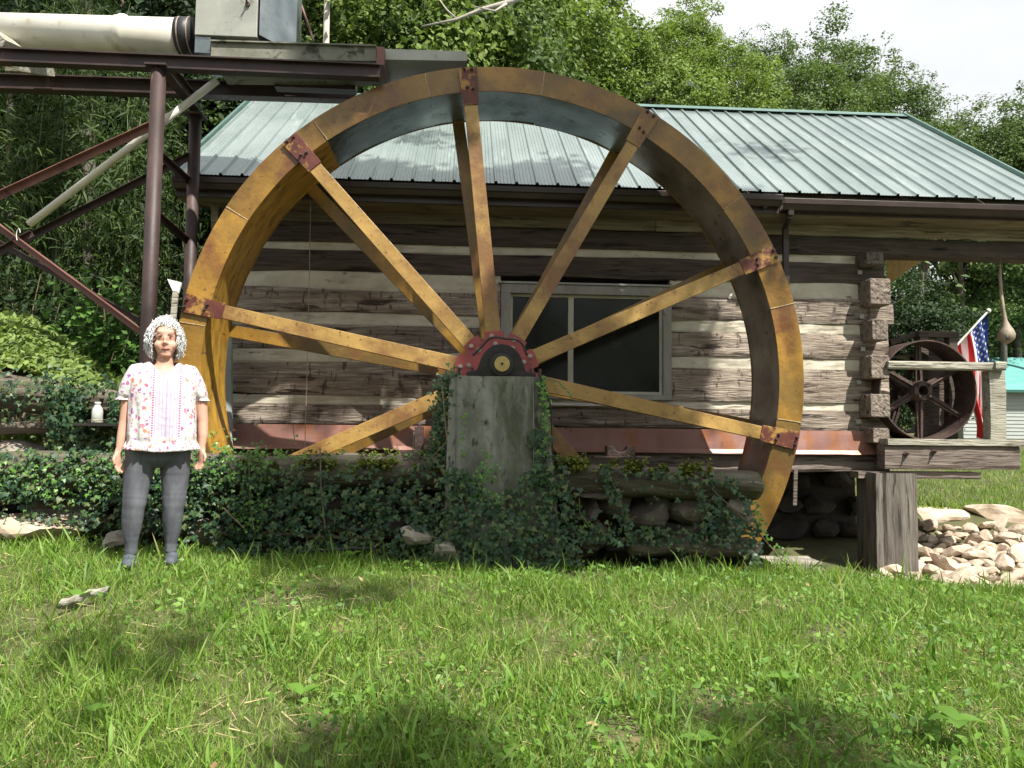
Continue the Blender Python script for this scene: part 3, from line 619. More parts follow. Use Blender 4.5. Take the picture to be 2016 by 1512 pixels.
gm = S(1535, 390, EV).x; gz = EZ-.035
part('gutter', gutter(EU0, gm, gz+.0), m_gut, house, bev=.003); part('gutter', gutter(gm+.01, EU1, gz-.035), m_gut, house, bev=.003)
A = Acc(); a = S(1556, 402, EV-.03); 
dp = [S(1556, 405, EV-.03), S(1556, 425, EV-.02), S(1546, 446, WVL-.17), S(1546, 470, WVL-.13), S(1548, 600, WVL-.12)]
for p, q in zip(dp[:-1], dp[1:]): A.bar(p, q, .062, .05, up=(0, 1, 0))
part('downspout', A, m_gut, house, bev=.008)
A = Acc(); dp = [S(1505, 392, EV-.03), S(1505, 404, EV-.03), S(1500, 415, WVL-.16)]
for p, q in zip(dp[:-1], dp[1:]): A.bar(p, q, .062, .05, up=(0, 1, 0))
part('downspout', A, m_gut, house, bev=.008)
A = Acc(); A.bar(S(450, 640, WVL-.14), S(450, 890, WVL-.14), .075, .055, up=(0, 1, 0)); part('downspout', A, m_siding, house, bev=.008, label='grey downspout at the left corner')
A = Acc(); A.bar(S(424, 372, WVL-.05), S(424, 900, WVL-.05), .07, .06, up=(0, 1, 0)); part('corner_post', A, m_board, house)
for k in range(6):                                         # pine boards of the porch soffit
    t0, t1 = k/6, (k+1)/6; p0, p1, p2 = S(1744, 507, 1.5), S(1826, 507, 1.5), S(1744, 562, 2.35)
    e = lambda t: p2+(p1-p2)*t; b = lambda t: p0+(p1-p0)*t
    vs = [b(t0)+Vector((.004, 0, 0)), b(t1), e(t1), e(t0)+Vector((.004, 0, 0))]
    A = Acc(); A.add([tuple(p) for p in vs]+[(p.x, p.y, p.z+.02) for p in vs], [(0, 1, 2, 3), (7, 6, 5, 4), (0, 4, 5, 1), (1, 5, 6, 2), (2, 6, 7, 3), (3, 7, 4, 0)]); part('soffit_board', A, m_plank, house)
# stone foundation behind the pit
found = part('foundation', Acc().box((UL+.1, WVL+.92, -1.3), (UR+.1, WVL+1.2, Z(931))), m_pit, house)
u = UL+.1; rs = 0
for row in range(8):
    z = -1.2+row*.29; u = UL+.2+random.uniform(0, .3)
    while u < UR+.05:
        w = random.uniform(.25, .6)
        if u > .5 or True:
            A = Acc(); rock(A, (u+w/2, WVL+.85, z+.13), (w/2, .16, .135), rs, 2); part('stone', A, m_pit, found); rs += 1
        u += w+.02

# cable hanging down the wall
A = Acc(); A.tube([S(612, 385, 1.05), S(607, 640, 1.05), S(600, 885, 1.1)], .004, 6); solo('hanging_cable', A, m_bolt, 'thin pale cable hanging down in front of the left half of the log wall', 'cable')

# ------------------------------------------------------------------ steel trestle and flume
FV, BV = -.1, .78
tres = thing('steel_trestle', 'rust-red steel trestle of pipe columns and I-beams left of the wheel', 'trestle', (S(300, 600, FV).x, .3, .5))
def seg(x0, y0, x1, y1, v0, v1=None): return S(x0, y0, v0), S(x1, y1, v0 if v1 is None else v1)
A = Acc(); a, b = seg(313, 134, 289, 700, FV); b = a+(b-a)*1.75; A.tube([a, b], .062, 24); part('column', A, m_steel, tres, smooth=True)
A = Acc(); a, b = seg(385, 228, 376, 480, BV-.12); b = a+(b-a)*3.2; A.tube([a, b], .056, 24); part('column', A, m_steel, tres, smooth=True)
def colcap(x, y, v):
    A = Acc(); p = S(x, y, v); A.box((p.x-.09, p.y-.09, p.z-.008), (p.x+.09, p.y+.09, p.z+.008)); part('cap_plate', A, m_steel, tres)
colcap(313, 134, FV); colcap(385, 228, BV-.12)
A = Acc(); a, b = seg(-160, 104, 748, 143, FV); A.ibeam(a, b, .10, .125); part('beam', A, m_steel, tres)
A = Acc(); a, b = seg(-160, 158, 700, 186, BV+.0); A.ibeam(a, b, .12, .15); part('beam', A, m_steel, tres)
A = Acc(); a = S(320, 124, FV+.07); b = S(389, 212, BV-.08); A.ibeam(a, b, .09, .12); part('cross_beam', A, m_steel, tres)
def brace(x0, y0, x1, y1, v0, v1, mt, w=.055):
    A = Acc(); a, b = seg(x0, y0, x1, y1, v0, v1); A.bar(a, b, w, .006, up=(0, 0, 1)); A.bar(a, b, .006, w, up=(0, 0, 1), off=(-w/2+.003, -w/2)); part('brace', A, mt, tres)
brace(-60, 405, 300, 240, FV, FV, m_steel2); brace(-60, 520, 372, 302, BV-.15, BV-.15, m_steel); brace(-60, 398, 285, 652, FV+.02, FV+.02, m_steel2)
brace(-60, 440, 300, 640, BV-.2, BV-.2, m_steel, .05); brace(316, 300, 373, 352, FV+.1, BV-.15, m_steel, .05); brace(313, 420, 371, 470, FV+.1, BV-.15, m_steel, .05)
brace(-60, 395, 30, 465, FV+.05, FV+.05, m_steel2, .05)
brace(-60, 520, 60, 455, FV+.06, FV+.06, m_steel, .045)
A = Acc(); A.tube([S(36, 462, FV-.03)+Vector((.022*math.cos(t), -.012*math.cos(t), .05*math.sin(t))) for t in np.linspace(0.3, 4.4, 16)], .0035, 6); solo('wire_tie', A, m_white, 'loop of pale wire tied round the crossing of the left braces', 'wire')
A = Acc(); A.bar(S(-30, 50, .2), S(22, 96, FV+.1), .14, .1, up=(0, 0, 1)); solo('timber_chock', A, m_rail, 'weathered timber chock under the left end of the white pipe', 'timber')
A = Acc(); A.bar(S(20, 128, FV+.15), S(92, 140, BV-.12), .14, .09); solo('timber_spacer', A, m_rail, 'short timber spacer lying between the two steel beams at far left', 'timber')
# downpipe leaning across the trestle
A = Acc(); a, b = seg(57, 442, 428, 158, .35, .35); A.tube([a, a+(b-a)*.69, a+(b-a)*.695, a+(b-a)*.74, a+(b-a)*.745, b], [.034, .034, .040, .040, .034, .034], 18); solo('sloping_drain_pipe', A, m_pvc, 'slim white plastic pipe sloping up through the trestle', 'pipe', smooth=True)
# main pipe
PVv = .22
pz = thing('supply_pipe', 'fat dirty white plastic pipe feeding the flume at top left', 'pipe', tuple(S(180, 100, PVv)))
A = Acc(); a = S(-160, 57, PVv); b = S(352, 71, PVv); rr = .155; L_ = (b-a)
ts = [0, .76, .765, .775, .785, .80, .81, 1]; A.tube([a+L_*t for t in ts], [rr, rr, rr*1.06, rr*1.07, rr*1.14, rr*1.12, rr, rr], 40); part('pipe_wall', A, m_pvc, pz, smooth=True)
A = Acc(); c = b+L_.normalized()*.14; A.tube([b, c], rr*1.06, 40); part('rubber_coupling', A, m_rub, pz, smooth=True)
for p in (b+L_*.012, c-L_*.012):
    A = Acc(); A.tube([p, p+L_.normalized()*.012], rr*1.08, 40, cap=False); part('hose_clamp', A, m_bolt, pz)
flume = thing('flume', 'weathered galvanised flume box with open trough over the wheel', 'flume', tuple(S(600, 120, .3)))
def pxbox(x0, y0, x1, y1, v0, v1):
    a = S(x0, y1, v0); b = S(x1, y0, v0); return Acc().box((a.x, v0, a.z), (b.x, v1, b.z))
part('head_box', pxbox(383, -70, 510, 68, .0, .62), m_gbox, flume, bev=.004)
a = S(510, 68, 0); b = S(553, 78, .2); zt = S(510, -70, 0).z
A = Acc(); A.add([(a.x+.001, 0, a.z), (a.x+.001, 0, zt), (a.x+.26, .30, zt), (a.x+.26, .30, a.z-.02), (a.x+.001, .62, a.z), (a.x+.001, .62, zt), (a.x+.26, .5, zt), (a.x+.26, .5, a.z-.02)], [(0, 3, 2, 1), (3, 7, 6, 2), (7, 4, 5, 6), (0, 4, 7, 3), (1, 2, 6, 5)])
part('head_box_flare', A, m_galv, flume)
A = Acc(); p = S(488, 9, -.0); A.tube([p+Vector((0, -.02, 0)), p], .022, 10); A.tube([p+Vector((0, -.07, .015)), p], .009, 8); part('threaded_rod', A, m_iron, flume)
part('inlet_collar', pxbox(383, 66, 415, 103, .02, .5), m_galv, flume)
t0 = S(416, 82, .0); t1 = S(741, 92, .0); hb = .16
A = Acc()
for (v0, v1, dz) in ((.0, .008, 0), (.5, .508, .0)):
    A.add([(t0.x, v0, t0.z-hb), (t1.x, v0, t1.z-hb+.03), (t1.x, v0, t1.z), (t0.x, v0, t0.z), (t0.x, v1, t0.z-hb), (t1.x, v1, t1.z-hb+.03), (t1.x, v1, t1.z), (t0.x, v1, t0.z)], [(0, 1, 2, 3), (7, 6, 5, 4), (0, 4, 5, 1), (3, 2, 6, 7), (1, 5, 6, 2), (0, 3, 7, 4)])
A.add([(t0.x, .008, t0.z-hb), (t1.x, .008, t1.z-hb+.03), (t1.x, .5, t1.z-hb+.03), (t0.x, .5, t0.z-hb)], [(0, 1, 2, 3)])
A.bar(t0+Vector((0, -.012, 0)), t1+Vector((0, -.012, 0)), .03, .012)
part('trough', A, m_trough, flume)
part('trough_stiffener', pxbox(741, 92, 757, 127, -.02, .55), m_steel2, flume, bev=.003)
a0, a1 = S(758, 96, .05), S(920, 101, .05); 
A = Acc()
for v0, v1 in ((.05, .062), (.5, .512)):
    A.add([(a0.x, v0, a0.z-.10), (a1.x, v0, a1.z-.09), (a1.x, v0, a1.z), (a0.x, v0, a0.z), (a0.x, v1, a0.z-.10), (a1.x, v1, a1.z-.09), (a1.x, v1, a1.z), (a0.x, v1, a0.z)], [(0, 1, 2, 3), (7, 6, 5, 4), (0, 4, 5, 1), (3, 2, 6, 7), (1, 5, 6, 2), (0, 3, 7, 4)])
A.add([(a0.x, .062, a0.z-.1), (a1.x, .062, a1.z-.09), (a1.x, .5, a1.z-.09), (a0.x, .5, a0.z-.10)], [(0, 1, 2, 3)])
part('spout', A, m_gbox, flume, label='bare grey metal spout')
part('trough_bearer', pxbox(516, 127, 748, 150, .42, .5), m_steel, flume); part('trough_bearer', pxbox(540, 152, 700, 170, .5, .62), m_steel, flume)
for (x0, y0, x1, y1) in ((583, -20, 617, 80), (575, -10, 545, 20)):
    A = Acc(); A.tube(list(seg(x0, y0, x1, y1, .55)), .012, 8); part('stay_rod', A, m_steel2, flume)
A = Acc(); A.bar(S(553, 42, .45), S(570, 43, .45), .04, .04); part('wood_stub', A, m_white, flume)

# ------------------------------------------------------------------ dry stone and log retaining wall in front of the wheel
GV = -.72
rw = thing('retaining_wall', 'low wall of stones and rotting mossy logs overgrown with ivy', 'retaining wall', (-1, -.5, .45))
def logacc(p0, p1, r, seed, n=36, fl=.75, taper=1):
    A = Acc(); m = 44; p0 = Vector(p0); p1 = Vector(p1); rings = []
    for i in range(m+1):
        t = i/m; c = p0+(p1-p0)*t + Vector((0, .03*nz(t*4, seed), .03*nz(t*4, seed+8))); ring = []
        rr = r*(1+(taper-1)*t)*(1+.06*nz(t*7, seed+3)); e = 1 if .02 < t < .98 else .93
        for k in range(n):
            a = 2*PI*k/n; q = rr*e*(1+.12*nz(math.cos(a)*1.8+seed, math.sin(a)*1.8, t*5)-.16*abs(nz(math.cos(a)*5, math.sin(a)*5, t*1.6+seed))-.06*abs(nz(math.cos(a)*14, math.sin(a)*14, t*4+seed)))
            ring.append((c.x, c.y+q*1.15*math.cos(a), c.z+q*fl*math.sin(a)))
        rings.append(ring)
    return A.rings(rings)
part('log', logacc(S(-150, 925, GV+.12), S(890, 932, GV+.2), .20, 3), m_log, rw, smooth=True, label='long mossy top log left of the pillar')
part('log', logacc(S(1060, 940, GV+.2), S(1488, 957, GV+.12), .19, 5, taper=.85), m_log, rw, smooth=True, label='cracked mossy top log right of the pillar')
part('log', logacc(S(1235, 1076, GV), S(1490, 1080, GV), .09, 9), m_log, rw, smooth=True, label='short low log near the right end')
ws = 0
SPEC = [(1420, 965, 1497, 1045, .25), (1235, 985, 1320, 1052, .2), (1150, 975, 1185, 1050, .18), (1100, 1005, 1180, 1032, .2), (1120, 970, 1225, 985, .2), (1330, 985, 1410, 1050, .2), (1115, 1060, 1200, 1090, .2), (1440, 1062, 1500, 1130, .24), (1370, 1100, 1440, 1125, .2)]
for (x0, y0, x1, y1, d) in SPEC:
    v = GV+.06; a = S(x0, y1, v); b = S(x1, y0, v); A = Acc(); rock(A, ((a.x+b.x)/2, v+d*.7, (a.z+b.z)/2), ((b.x-a.x)/2*1.02, d, (b.z-a.z)/2*1.02), 300+ws, 3); part('stone', A, m_rockd if ws else m_rock, rw); ws += 1
ul, ur = S(-150, 1000, GV).x, S(1480, 1000, GV).x
for row in range(4):
    u = ul+random.uniform(0, .2)
    while u < ur-.25:
        w = random.uniform(.25, .55); zc = .52+row*.2+random.uniform(-.02, .02)
        A = Acc(); rock(A, (u+w/2, GV+.30+random.uniform(-.03, .05), zc), (w/2, .18, .11), 400+ws, 2); part('stone', A, m_rockd, rw); ws += 1
        u += w+.01
part('earth_core', Acc().box((ul, -.28, -1.2), (ur+.02, -.1, 1.08)), m_rockd, rw)
part('stone', rock(Acc(), tuple(S(875, 1082, -1.0)), (.12, .1, .11), 911, 3), m_rock, rw); part('stone', rock(Acc(), tuple(S(822, 1055, -.98)), (.13, .08, .08), 912, 3), m_rock, rw)
# bearing blocks left behind the logs
bb = Acc(); p = S(1192, 897, -.12); q = S(1246, 878, -.12); pr = [(p.x, p.z), (q.x, p.z), (q.x, q.z), (q.x-.05, q.z)]
for k in range(7): t = k/6*PI; pr.append(((p.x+q.x)/2+.06*math.cos(t), q.z-.055*math.sin(t)))
pr += [(p.x+.05, q.z), (p.x, q.z)]
bb.rings([[(x, v, z) for x, z in pr] for v in (-.2, -.08)]); bb.box((p.x-.12, -.22, p.z-.02), (q.x+.14, -.06, p.z-.001)); solo('bearing_saddle', bb, m_iron, 'rusty empty bearing saddle behind the mossy log right of the pillar', 'bearing', bev=.004)
bb = Acc(); p = S(816, 900, -.1); q = S(834, 840, -.1); bb.box((p.x, -.16, p.z), (q.x, -.06, q.z)); bb.box((p.x-.12, -.2, p.z-.001), (q.x+.12, -.03, p.z+.05)); bb.tube([((p.x+q.x)/2, -.11, q.z), ((p.x+q.x)/2, -.11, q.z+.03)], .02, 8); solo('anchor_bracket', bb, m_iron, 'upright dark iron anchor bracket behind the ivy left of the pillar', 'bracket', bev=.004)

# ------------------------------------------------------------------ right side: platform, pulleys, post, gourd, flag
plat = thing('timber_platform', 'heavy grey timber platform bolted to the mill corner', 'platform', tuple(S(1875, 925, 1.0)))
pv = 1.0
a = S(1743, 925, pv); b = S(2007, 876, pv)
part('beam', slab(a.x, b.x, a.z+.01, b.z-.01, pv, .16, 77, rel=.008, sag=.006), m_beamw, plat)
a2 = S(1745, 876, pv); b2 = S(2060, 868, pv); 
for k in range(6): part('deck_board', Acc().box((a2.x, pv-.03+k*.19, a2.z+.001), (b2.x, pv+.155+k*.19, b2.z+.005)), m_rail if k == 0 else m_beamw, plat, bev=.004)
for x, y in ((1784, 893), (1838, 889)):
    A = Acc(); p = S(x, y, pv-.012); A.tube([p, p+Vector((0, -.008, 0))], .028, 12); A.tube([p, p+Vector((0, -.03, 0))], .017, 6); A.tube([p, p+Vector((0, -.06, 0))], .009, 8); part('bolt', A, m_iron, plat)
a = S(1690, 932, WVL-.3); b = S(1930, 925, WVL-.3); part('joist', Acc().box((a.x, WVL-.3, a.z-.05), (b.x, WVL-.12, a.z+.02)), m_beamw, plat)
pst = Acc(); p0, p1 = S(1728, 1150, .86), S(1806, 932, .86); 
def pf(s, t, f):
    z = p0.z-.3+(p1.z-p0.z+.3)*t; x0, x1, v0, v1 = p0.x, S(1806, 1000, .86).x, .86, 1.25
    c = {'f': (x0+(x1-x0)*s, v0), 'r': (x1, v0+(v1-v0)*s), 'b': (x1+(x0-x1)*s, v1), 'l': (x0, v1+(v0-v1)*s)}[f]
    cr = -.03*max(0, 1-abs(s-.17)*18) if f == 'f' else 0
    return (c[0]+.008*nz(z*4, 3, s if f in 'fb' else (1 if f == 'r' else 0)), c[1]+.006*nz(s*9, z*2)-cr, z)
for f in 'frbl': pst.grid(lambda s, t: pf(s, t, f), 16, 24)
solo('timber_post', pst, m_postw, 'massive squared grey timber post under the mill corner', 'post')
A = Acc(); p = S(1749, 1100, .86); 
solo('foundation_slab', slab(S(1518, 1130, .3).x, S(1620, 1107, .3).x, S(1518, 1128, .3).z-.02, S(1518, 1108, .3).z, .3, .35, 5), m_rock, 'flat pale stone slab lying in the grass before the dark pit', 'stone')
A = Acc(); rock(A, tuple(S(1715, 1138, .5)), (.17, .14, .04), 61, 3); solo('flat_stone', A, m_rock, 'flat grey stone at the foot of the big timber post', 'stone')
A = Acc(); A.bar(S(1566, 925, 1.1), S(1564, 995, 1.1), .04, .03, up=(0, 1, 0)); solo('hanging_board', A, m_beamw, 'short board hanging under the sill beside the wheel rim', 'board')

def pulley(name, label, x, y, v, Rr, wd, mt=m_iron, nsp=6, ph=.0):
    c = S(x, y, v); t = thing(name, label, 'flywheel', (c.x, v+wd/2, c.z-Rr))
    A = Acc(); n = 64; rr = []
    for (r, vv) in ((Rr, v), (Rr, v+wd), (Rr-.014, v+wd), (Rr-.02, v+wd/2), (Rr-.014, v), (Rr, v)): rr.append([(c.x+r*math.cos(2*PI*k/n), vv, c.z+r*math.sin(2*PI*k/n)) for k in range(n)])
    part('rim', A.rings(rr, cap=False), mt, t)
    A = Acc(); m = 32; rr = []
    for (r, vv) in ((.055, v-.02+wd*.3), (.10, v-.02+wd*.3), (.115, v+wd*.4), (.115, v+wd*.6), (.10, v+wd*.8), (.055, v+wd*.8), (.055, v-.02+wd*.3)): rr.append([(c.x+r*math.cos(2*PI*k/m), vv, c.z+r*math.sin(2*PI*k/m)) for k in range(m)])
    part('hub', A.rings(rr, cap=False), mt, t)
    for k in range(nsp):
        a = ph+2*PI*k/nsp; er = Vector((math.cos(a), 0, math.sin(a))); A = Acc(); cc = Vector((c.x, v+wd*.5, c.z))
        A.bar(cc+er*.105, cc+er*(Rr-.016), .085, .035, up=(0, 1, 0), w1=.06, h1=.03); A.bar(cc+er*.105, cc+er*(Rr-.016), .018, .10, up=(0, 1, 0), w1=.016, h1=.06)
        part('spoke', A, mt, t, bev=.006)
    for k in range(4):
        a = .78+k*PI/2; A = Acc(); boltacc(A, Vector((c.x+.085*math.cos(a), v-.02+wd*.3, c.z+.085*math.sin(a))), .014, .03); part('bolt', A, mt, t)
    return t
pulley('flywheel', 'large rusty six-spoked iron flywheel on the platform', 1828, 768, 1.18, .545, .36, ph=PI/6)
pulley('flywheel', 'second rusty iron flywheel half hidden behind the large one', 1790, 775, 1.85, .46, .3, ph=.2)
fr = thing('bearing_stand', 'dark timber frame standing behind the iron pulleys', 'bearing stand', tuple(S(1840, 868, 1.7)))
for (x0, y0, x1, y1, v, w) in ((1815, 652, 1815, 868, 1.62, .10), (1872, 655, 1872, 868, 1.62, .10), (1805, 657, 1885, 660, 1.6, .07), (1752, 675, 1812, 655, 1.75, .06), (1845, 680, 1845, 868, 2.1, .09)):
    A = Acc(); A.bar(S(x0, y0, v), S(x1, y1, v), w, w, up=(0, 1, 0)); part('post' if x0 == x1 else 'rail', A, m_woodd, fr, bev=.005)
part('back_panel', pxbox(1820, 668, 1868, 862, 1.78, 1.82), m_woodd, fr)
rl_ = thing('timber_railing', 'lichened grey railing post and top rail in front of the pulleys', 'railing', tuple(S(1966, 868, 1.12)))
part('top_rail', slab(S(1750, 720, 1.08).x, S(1968, 720, 1.08).x, S(1850, 727, 1.08).z, S(1850, 711, 1.08).z, 1.08, .09, 91, rel=.006, sag=.012), m_rail, rl_)
part('post', slab(S(1950, 800, 1.12).x, S(1981, 800, 1.12).x, S(1960, 870, 1.12).z, S(1960, 730, 1.12).z, 1.12, .13, 92, rel=.006, sag=.003), m_rail, rl_)
part('post_cap', slab(S(1958, 720, 1.08).x, S(1979, 720, 1.08).x, S(1960, 729, 1.08).z, S(1960, 712, 1.08).z, 1.06, .16, 93, rel=.004, sag=.003), m_rail, rl_)
# gourd
gd = thing('hanging_gourd', 'long-necked dried gourd with a round hole hanging from the porch beam', 'gourd', tuple(S(1981, 677, 1.3)))
A = Acc(); pts = [S(1969, 520, 1.3), S(1969, 545, 1.3), S(1971, 580, 1.3), S(1975, 610, 1.3), S(1978, 632, 1.3), S(1980, 643, 1.3), S(1981, 650, 1.3), S(1981, 658, 1.3), S(1981, 666, 1.3), S(1981, 673, 1.3), S(1981, 677, 1.3)]
k = 8.3/1514; A.tube(pts, [3*k*.6, 3*k, 3.5*k, 3.6*k, 5*k, 9*k, 13*k, 16.5*k, 15.5*k, 10*k, 3*k], 24); part('gourd_shell', A, m_gourd, gd, smooth=True)
A = Acc(); p = S(1984, 665, 1.3-.088); A.ell(p, (.022, .008, .024)); part('entrance_hole', A, m_rub, gd, smooth=True)
A = Acc(); A.tube([S(1970, 508, 1.3), S(1969, 521, 1.3)], .003, 6); part('string', A, m_stem, gd)
# flag
FD = 2.6
fl = thing('american_flag', 'american flag hanging from a white slanted pole behind the pulleys', 'flag', tuple(S(1900, 868, FD)))
def C(s, t, lift=0):            # s down the fly, t along the hoist (0 = canton corner)
    h = Vector((1945+(1880-1945)*t, 0, 614+(684-614)*t)); b = Vector((1957+(1922-1957)*t, 0, 876+(862-876)*t))
    e = s**1.15; x = h.x+(b.x-h.x)*e+6*math.sin(s*5)*(1-t)*.6+4*t*math.sin(s*3.1); y = h.z+(b.z-h.z)*e
    v = FD+.10*math.sin(t*9+s*3.5)*(.3+s*.8)+.05*math.sin(t*17+s*2)
    p = S(x, y, FD); return (p.x, v-lift, p.z)
A = Acc(); A.grid(C, 52, 26, mf=lambda i, j: 2 if (i < 21 and j < 14) else (0 if (j//2) % 2 == 0 else 1))
part('cloth', A, [m_fred, m_fwhi, m_fblu], fl, smooth=True)
for r_ in range(9):
    for c_ in range(6 if r_ % 2 == 0 else 5):
        s0 = (c_*2+1+(r_ % 2))/12*.40; t0 = (r_+1)/10*.535; A = Acc(); vs = []
        for k in range(10):
            q = 2*PI*k/10; rr = 1 if k % 2 == 0 else .42; vs.append(C(s0+rr*.017*math.cos(q), max(0, t0+rr*.028*math.sin(q)), .006))
        vs.append(C(s0, t0, .006)); A.add(vs, [(10, k, (k+1) % 10) for k in range(10)]); part('star', A, m_fwhi, fl)
A = Acc(); a = S(1946, 612, FD); b = S(1865, 700, FD); A.tube([a, b], .014, 10); part('flagpole', A, m_white, fl)
A = Acc(); A.ell(a, (.03, .03, .03)); part('finial', A, m_white, fl, smooth=True)

# distant garage
gy = 32
gar = thing('garage', 'far pale sage-sided garage with teal metal roof beyond the lawn', 'garage', (D(2000, 866, gy).x+1, gy+3, 1.3), 'w')
gx0 = D(1895, 800, gy).x; gx1 = gx0+9; gz0 = 1.3; gz1 = D(2000, 762, gy).z
A = Acc(); A.box((gx0, gy, gz0), (gx1, gy+7, gz1)); part('wall', A, m_siding, gar)
for k in range(15):
    z = gz0+(gz1-gz0)*k/15; A = Acc(); A.add([(gx0, gy-.03, z), (gx1, gy-.03, z), (gx1, gy-.004, z+(gz1-gz0)/15), (gx0, gy-.004, z+(gz1-gz0)/15), (gx0, gy-.002, z), (gx1, gy-.002, z)], [(0, 1, 2, 3), (4, 5, 1, 0)]); part('siding_board', A, m_siding, gar)
rx = gx0-.0
A = Acc(); A.add([(D(1885, 790, gy).x, gy-.5, gz1-.15), (gx1+.5, gy-.5, gz1-.1), (gx1+.5, gy+3.5, gz1+1.6), (gx0+1, gy+3.5, gz1+1.6), (gx1+.5, gy+7.5, gz1-.1), (gx0, gy+7.5, gz1-.1)], [(0, 1, 2, 3), (3, 2, 4, 5)])
o = part('roof', A, m_troof, gar); s_ = o.modifiers.new('t', 'SOLIDIFY'); s_.thickness = .12
A = Acc(); A.box((D(1990, 700, gy+8).x, gy+8, 1.4), (D(2200, 700, gy+8).x, gy+14, D(2000, 722, gy+8).z)); A2 = Acc()
barn = thing('far_shed', 'second teal-roofed shed just behind the garage at the right edge', 'shed', (D(2100, 700, gy+8).x, gy+11, 1.4), 'w')
part('wall', A, m_woodd, barn)
x0_ = D(1985, 730, gy+8).x; zt = D(2000, 722, gy+8).z; A2.add([(x0_-.3, gy+7.4, zt-.1), (x0_+9, gy+7.4, zt-.1), (x0_+9, gy+11, zt+1.6), (x0_+1.7, gy+11, zt+1.6)], [(0, 1, 2, 3)]); o = part('roof', A2, m_troof, barn); o.modifiers.new('t', 'SOLIDIFY').thickness = .1

# coping stones and rubble
cop = thing('stone_edging', 'row of big flat stones edging the far lawn', 'stone edging', D(1920, 1040, 9.7), 'w')
for k, (x0, x1, y0, y1) in enumerate(((1805, 1912, 1000, 1036), (1912, 2062, 997, 1042), (2062, 2200, 1000, 1045), (1740, 1802, 1003, 1030))):
    a = D(x0, y1, 9.75); b = D(x1, y0, 9.75); A = Acc(); rock(A, ((a.x+b.x)/2, 9.95, (a.z+b.z)/2), ((b.x-a.x)/2*1.03, .3, (b.z-a.z)/2*1.05), 500+k, 3); part('stone', A, m_rubble, cop)
rub = thing('rubble_pile', 'bank of loose tan broken stones below the lawn edge', 'rubble', D(1910, 1150, 8), 'w')
protos = []
for k in range(10):
    A = Acc(); rock(A, (0, 0, 0), (1, .8, .62), 600+k, 2); protos.append(mesh_from('stone', A, [m_rubble], (0, 0, 0), False))
ro = Vector(ORG[rub.name][0]); cnt = 0
for yy in np.arange(7.0, 9.65, .16):
    x = yy*.47+random.uniform(0, .1)
    while x < yy*.72:
        sz = random.uniform(.055, .135); x += sz*.9
        if w2s((x, yy, 0)).x < 3.25 and yy < 8.4: x += .2; continue
        z = gh(x, yy)+random.uniform(-.02, .09)
        o = bpy.data.objects.new('stone', protos[cnt % 10]); COL.objects.link(o); o.parent = rub
        o.location = Vector((x, yy+random.uniform(-.08, .08), z))-ro; o.rotation_euler = (random.uniform(-.5, .5), random.uniform(-.6, .6), random.uniform(0, 6.3)); o.scale = (sz*random.uniform(.8, 1.4), sz, sz*random.uniform(.7, 1.1)); cnt += 1
        x += sz*.8
        if cnt >= 298: break
    if cnt >= 298: break
print('rubble', cnt)

# ------------------------------------------------------------------ left side: bank, log, bottle, rocks
for k, (x0, y0, x1, y1, d, lab) in enumerate(((-60, 1020, 132, 1068, 5.75, 'broad pale rock at the left edge of the grass'), (40, 988, 198, 1036, 6.0, 'low grey rock with a flat top behind the pale rock'), (195, 1050, 245, 1078, 5.6, 'small grey rock just left of the woman\'s legs'),
        (362, 1022, 442, 1062, 5.95, 'grey rock just right of the woman\'s legs'), (430, 1048, 520, 1064, 5.95, 'long low stone where the fallen stick begins'), (-30, 870, 70, 905, 6.6, 'sunlit tan rock in the gap beneath the bank'), (40, 698, 78, 724, 7.0, 'pale stone poking out of the leafy bank'), (150, 975, 215, 1000, 6.1, 'small half-buried rock at the foot of the ivy'))):
    a = D(x0, y1, d); b = D(x1, y0, d); A = Acc(); rock(A, ((a.x+b.x)/2, d+.1, (a.z+b.z)/2-.01), ((b.x-a.x)/2*1.03, .2, (b.z-a.z)/2*1.15), 700+k, 3)
    solo('rock', A, m_rock if k != 0 else m_rubble, lab, 'rock', frame='w')
A = logacc((D(-200, 745, 6.9)), D(245, 800, 6.75), .30, 12, taper=.5, fl=.8); solo('fallen_mossy_log', A, m_log, 'thick rotten log with moss sloping down at the left edge', 'log', frame='w', smooth=True)
A = logacc((D(-120, 845, 6.7)), D(240, 838, 6.65), .07, 15); solo('lower_rail_log', A, m_log, 'thin dark log running below the thick rotten log', 'log', frame='w', smooth=True)
A = Acc(); a = D(158, 838, 6.35); b = D(240, 832, 6.35); A.box((a.x, 6.25, a.z), (b.x, 6.5, a.z+.02)); solo('small_shelf', A, m_black, 'small dark shelf board holding the glass bottle', 'shelf', frame='w')
c = D(191, 829, 6.35); k = 6.35/1514; c.z = a.z+.021
bt = thing('glass_bottle', 'old milky glass bottle standing on a dark shelf at left', 'bottle', tuple(c), 'w')
A = Acc(); A.tube([c+Vector((0, 0, h*k)) for h in (0, 2, 24, 30, 35, 37, 38, 41, 42)], [r*k for r in (8, 10.3, 10.3, 8.5, 5.5, 5, 6, 6, 5)], 20); part('body', A, m_glassb, bt, smooth=True)
A = Acc(); A.tube([c+Vector((0, 0, 2*k)), c+Vector((0, 0, 10*k))], 10.5*k, 20); part('settled_dirt', A, m_rail, bt)
A = logacc(D(122, 1186, 4.0), D(212, 1160, 4.25), .026, 21, n=12); solo('rotten_branch', A, m_rail, 'short pale rotten branch lying in the grass at left', 'branch', frame='w', smooth=True)
A = Acc(); A.tube([D(x, y, 5.9) for x, y in ((440, 1052), (520, 1050), (600, 1054), (680, 1059), (755, 1062))], [.012, .018, .017, .014, .008], 8); solo('fallen_stick', A, m_stem, 'long thin brown stick lying along the foot of the ivy', 'stick', frame='w', smooth=True)
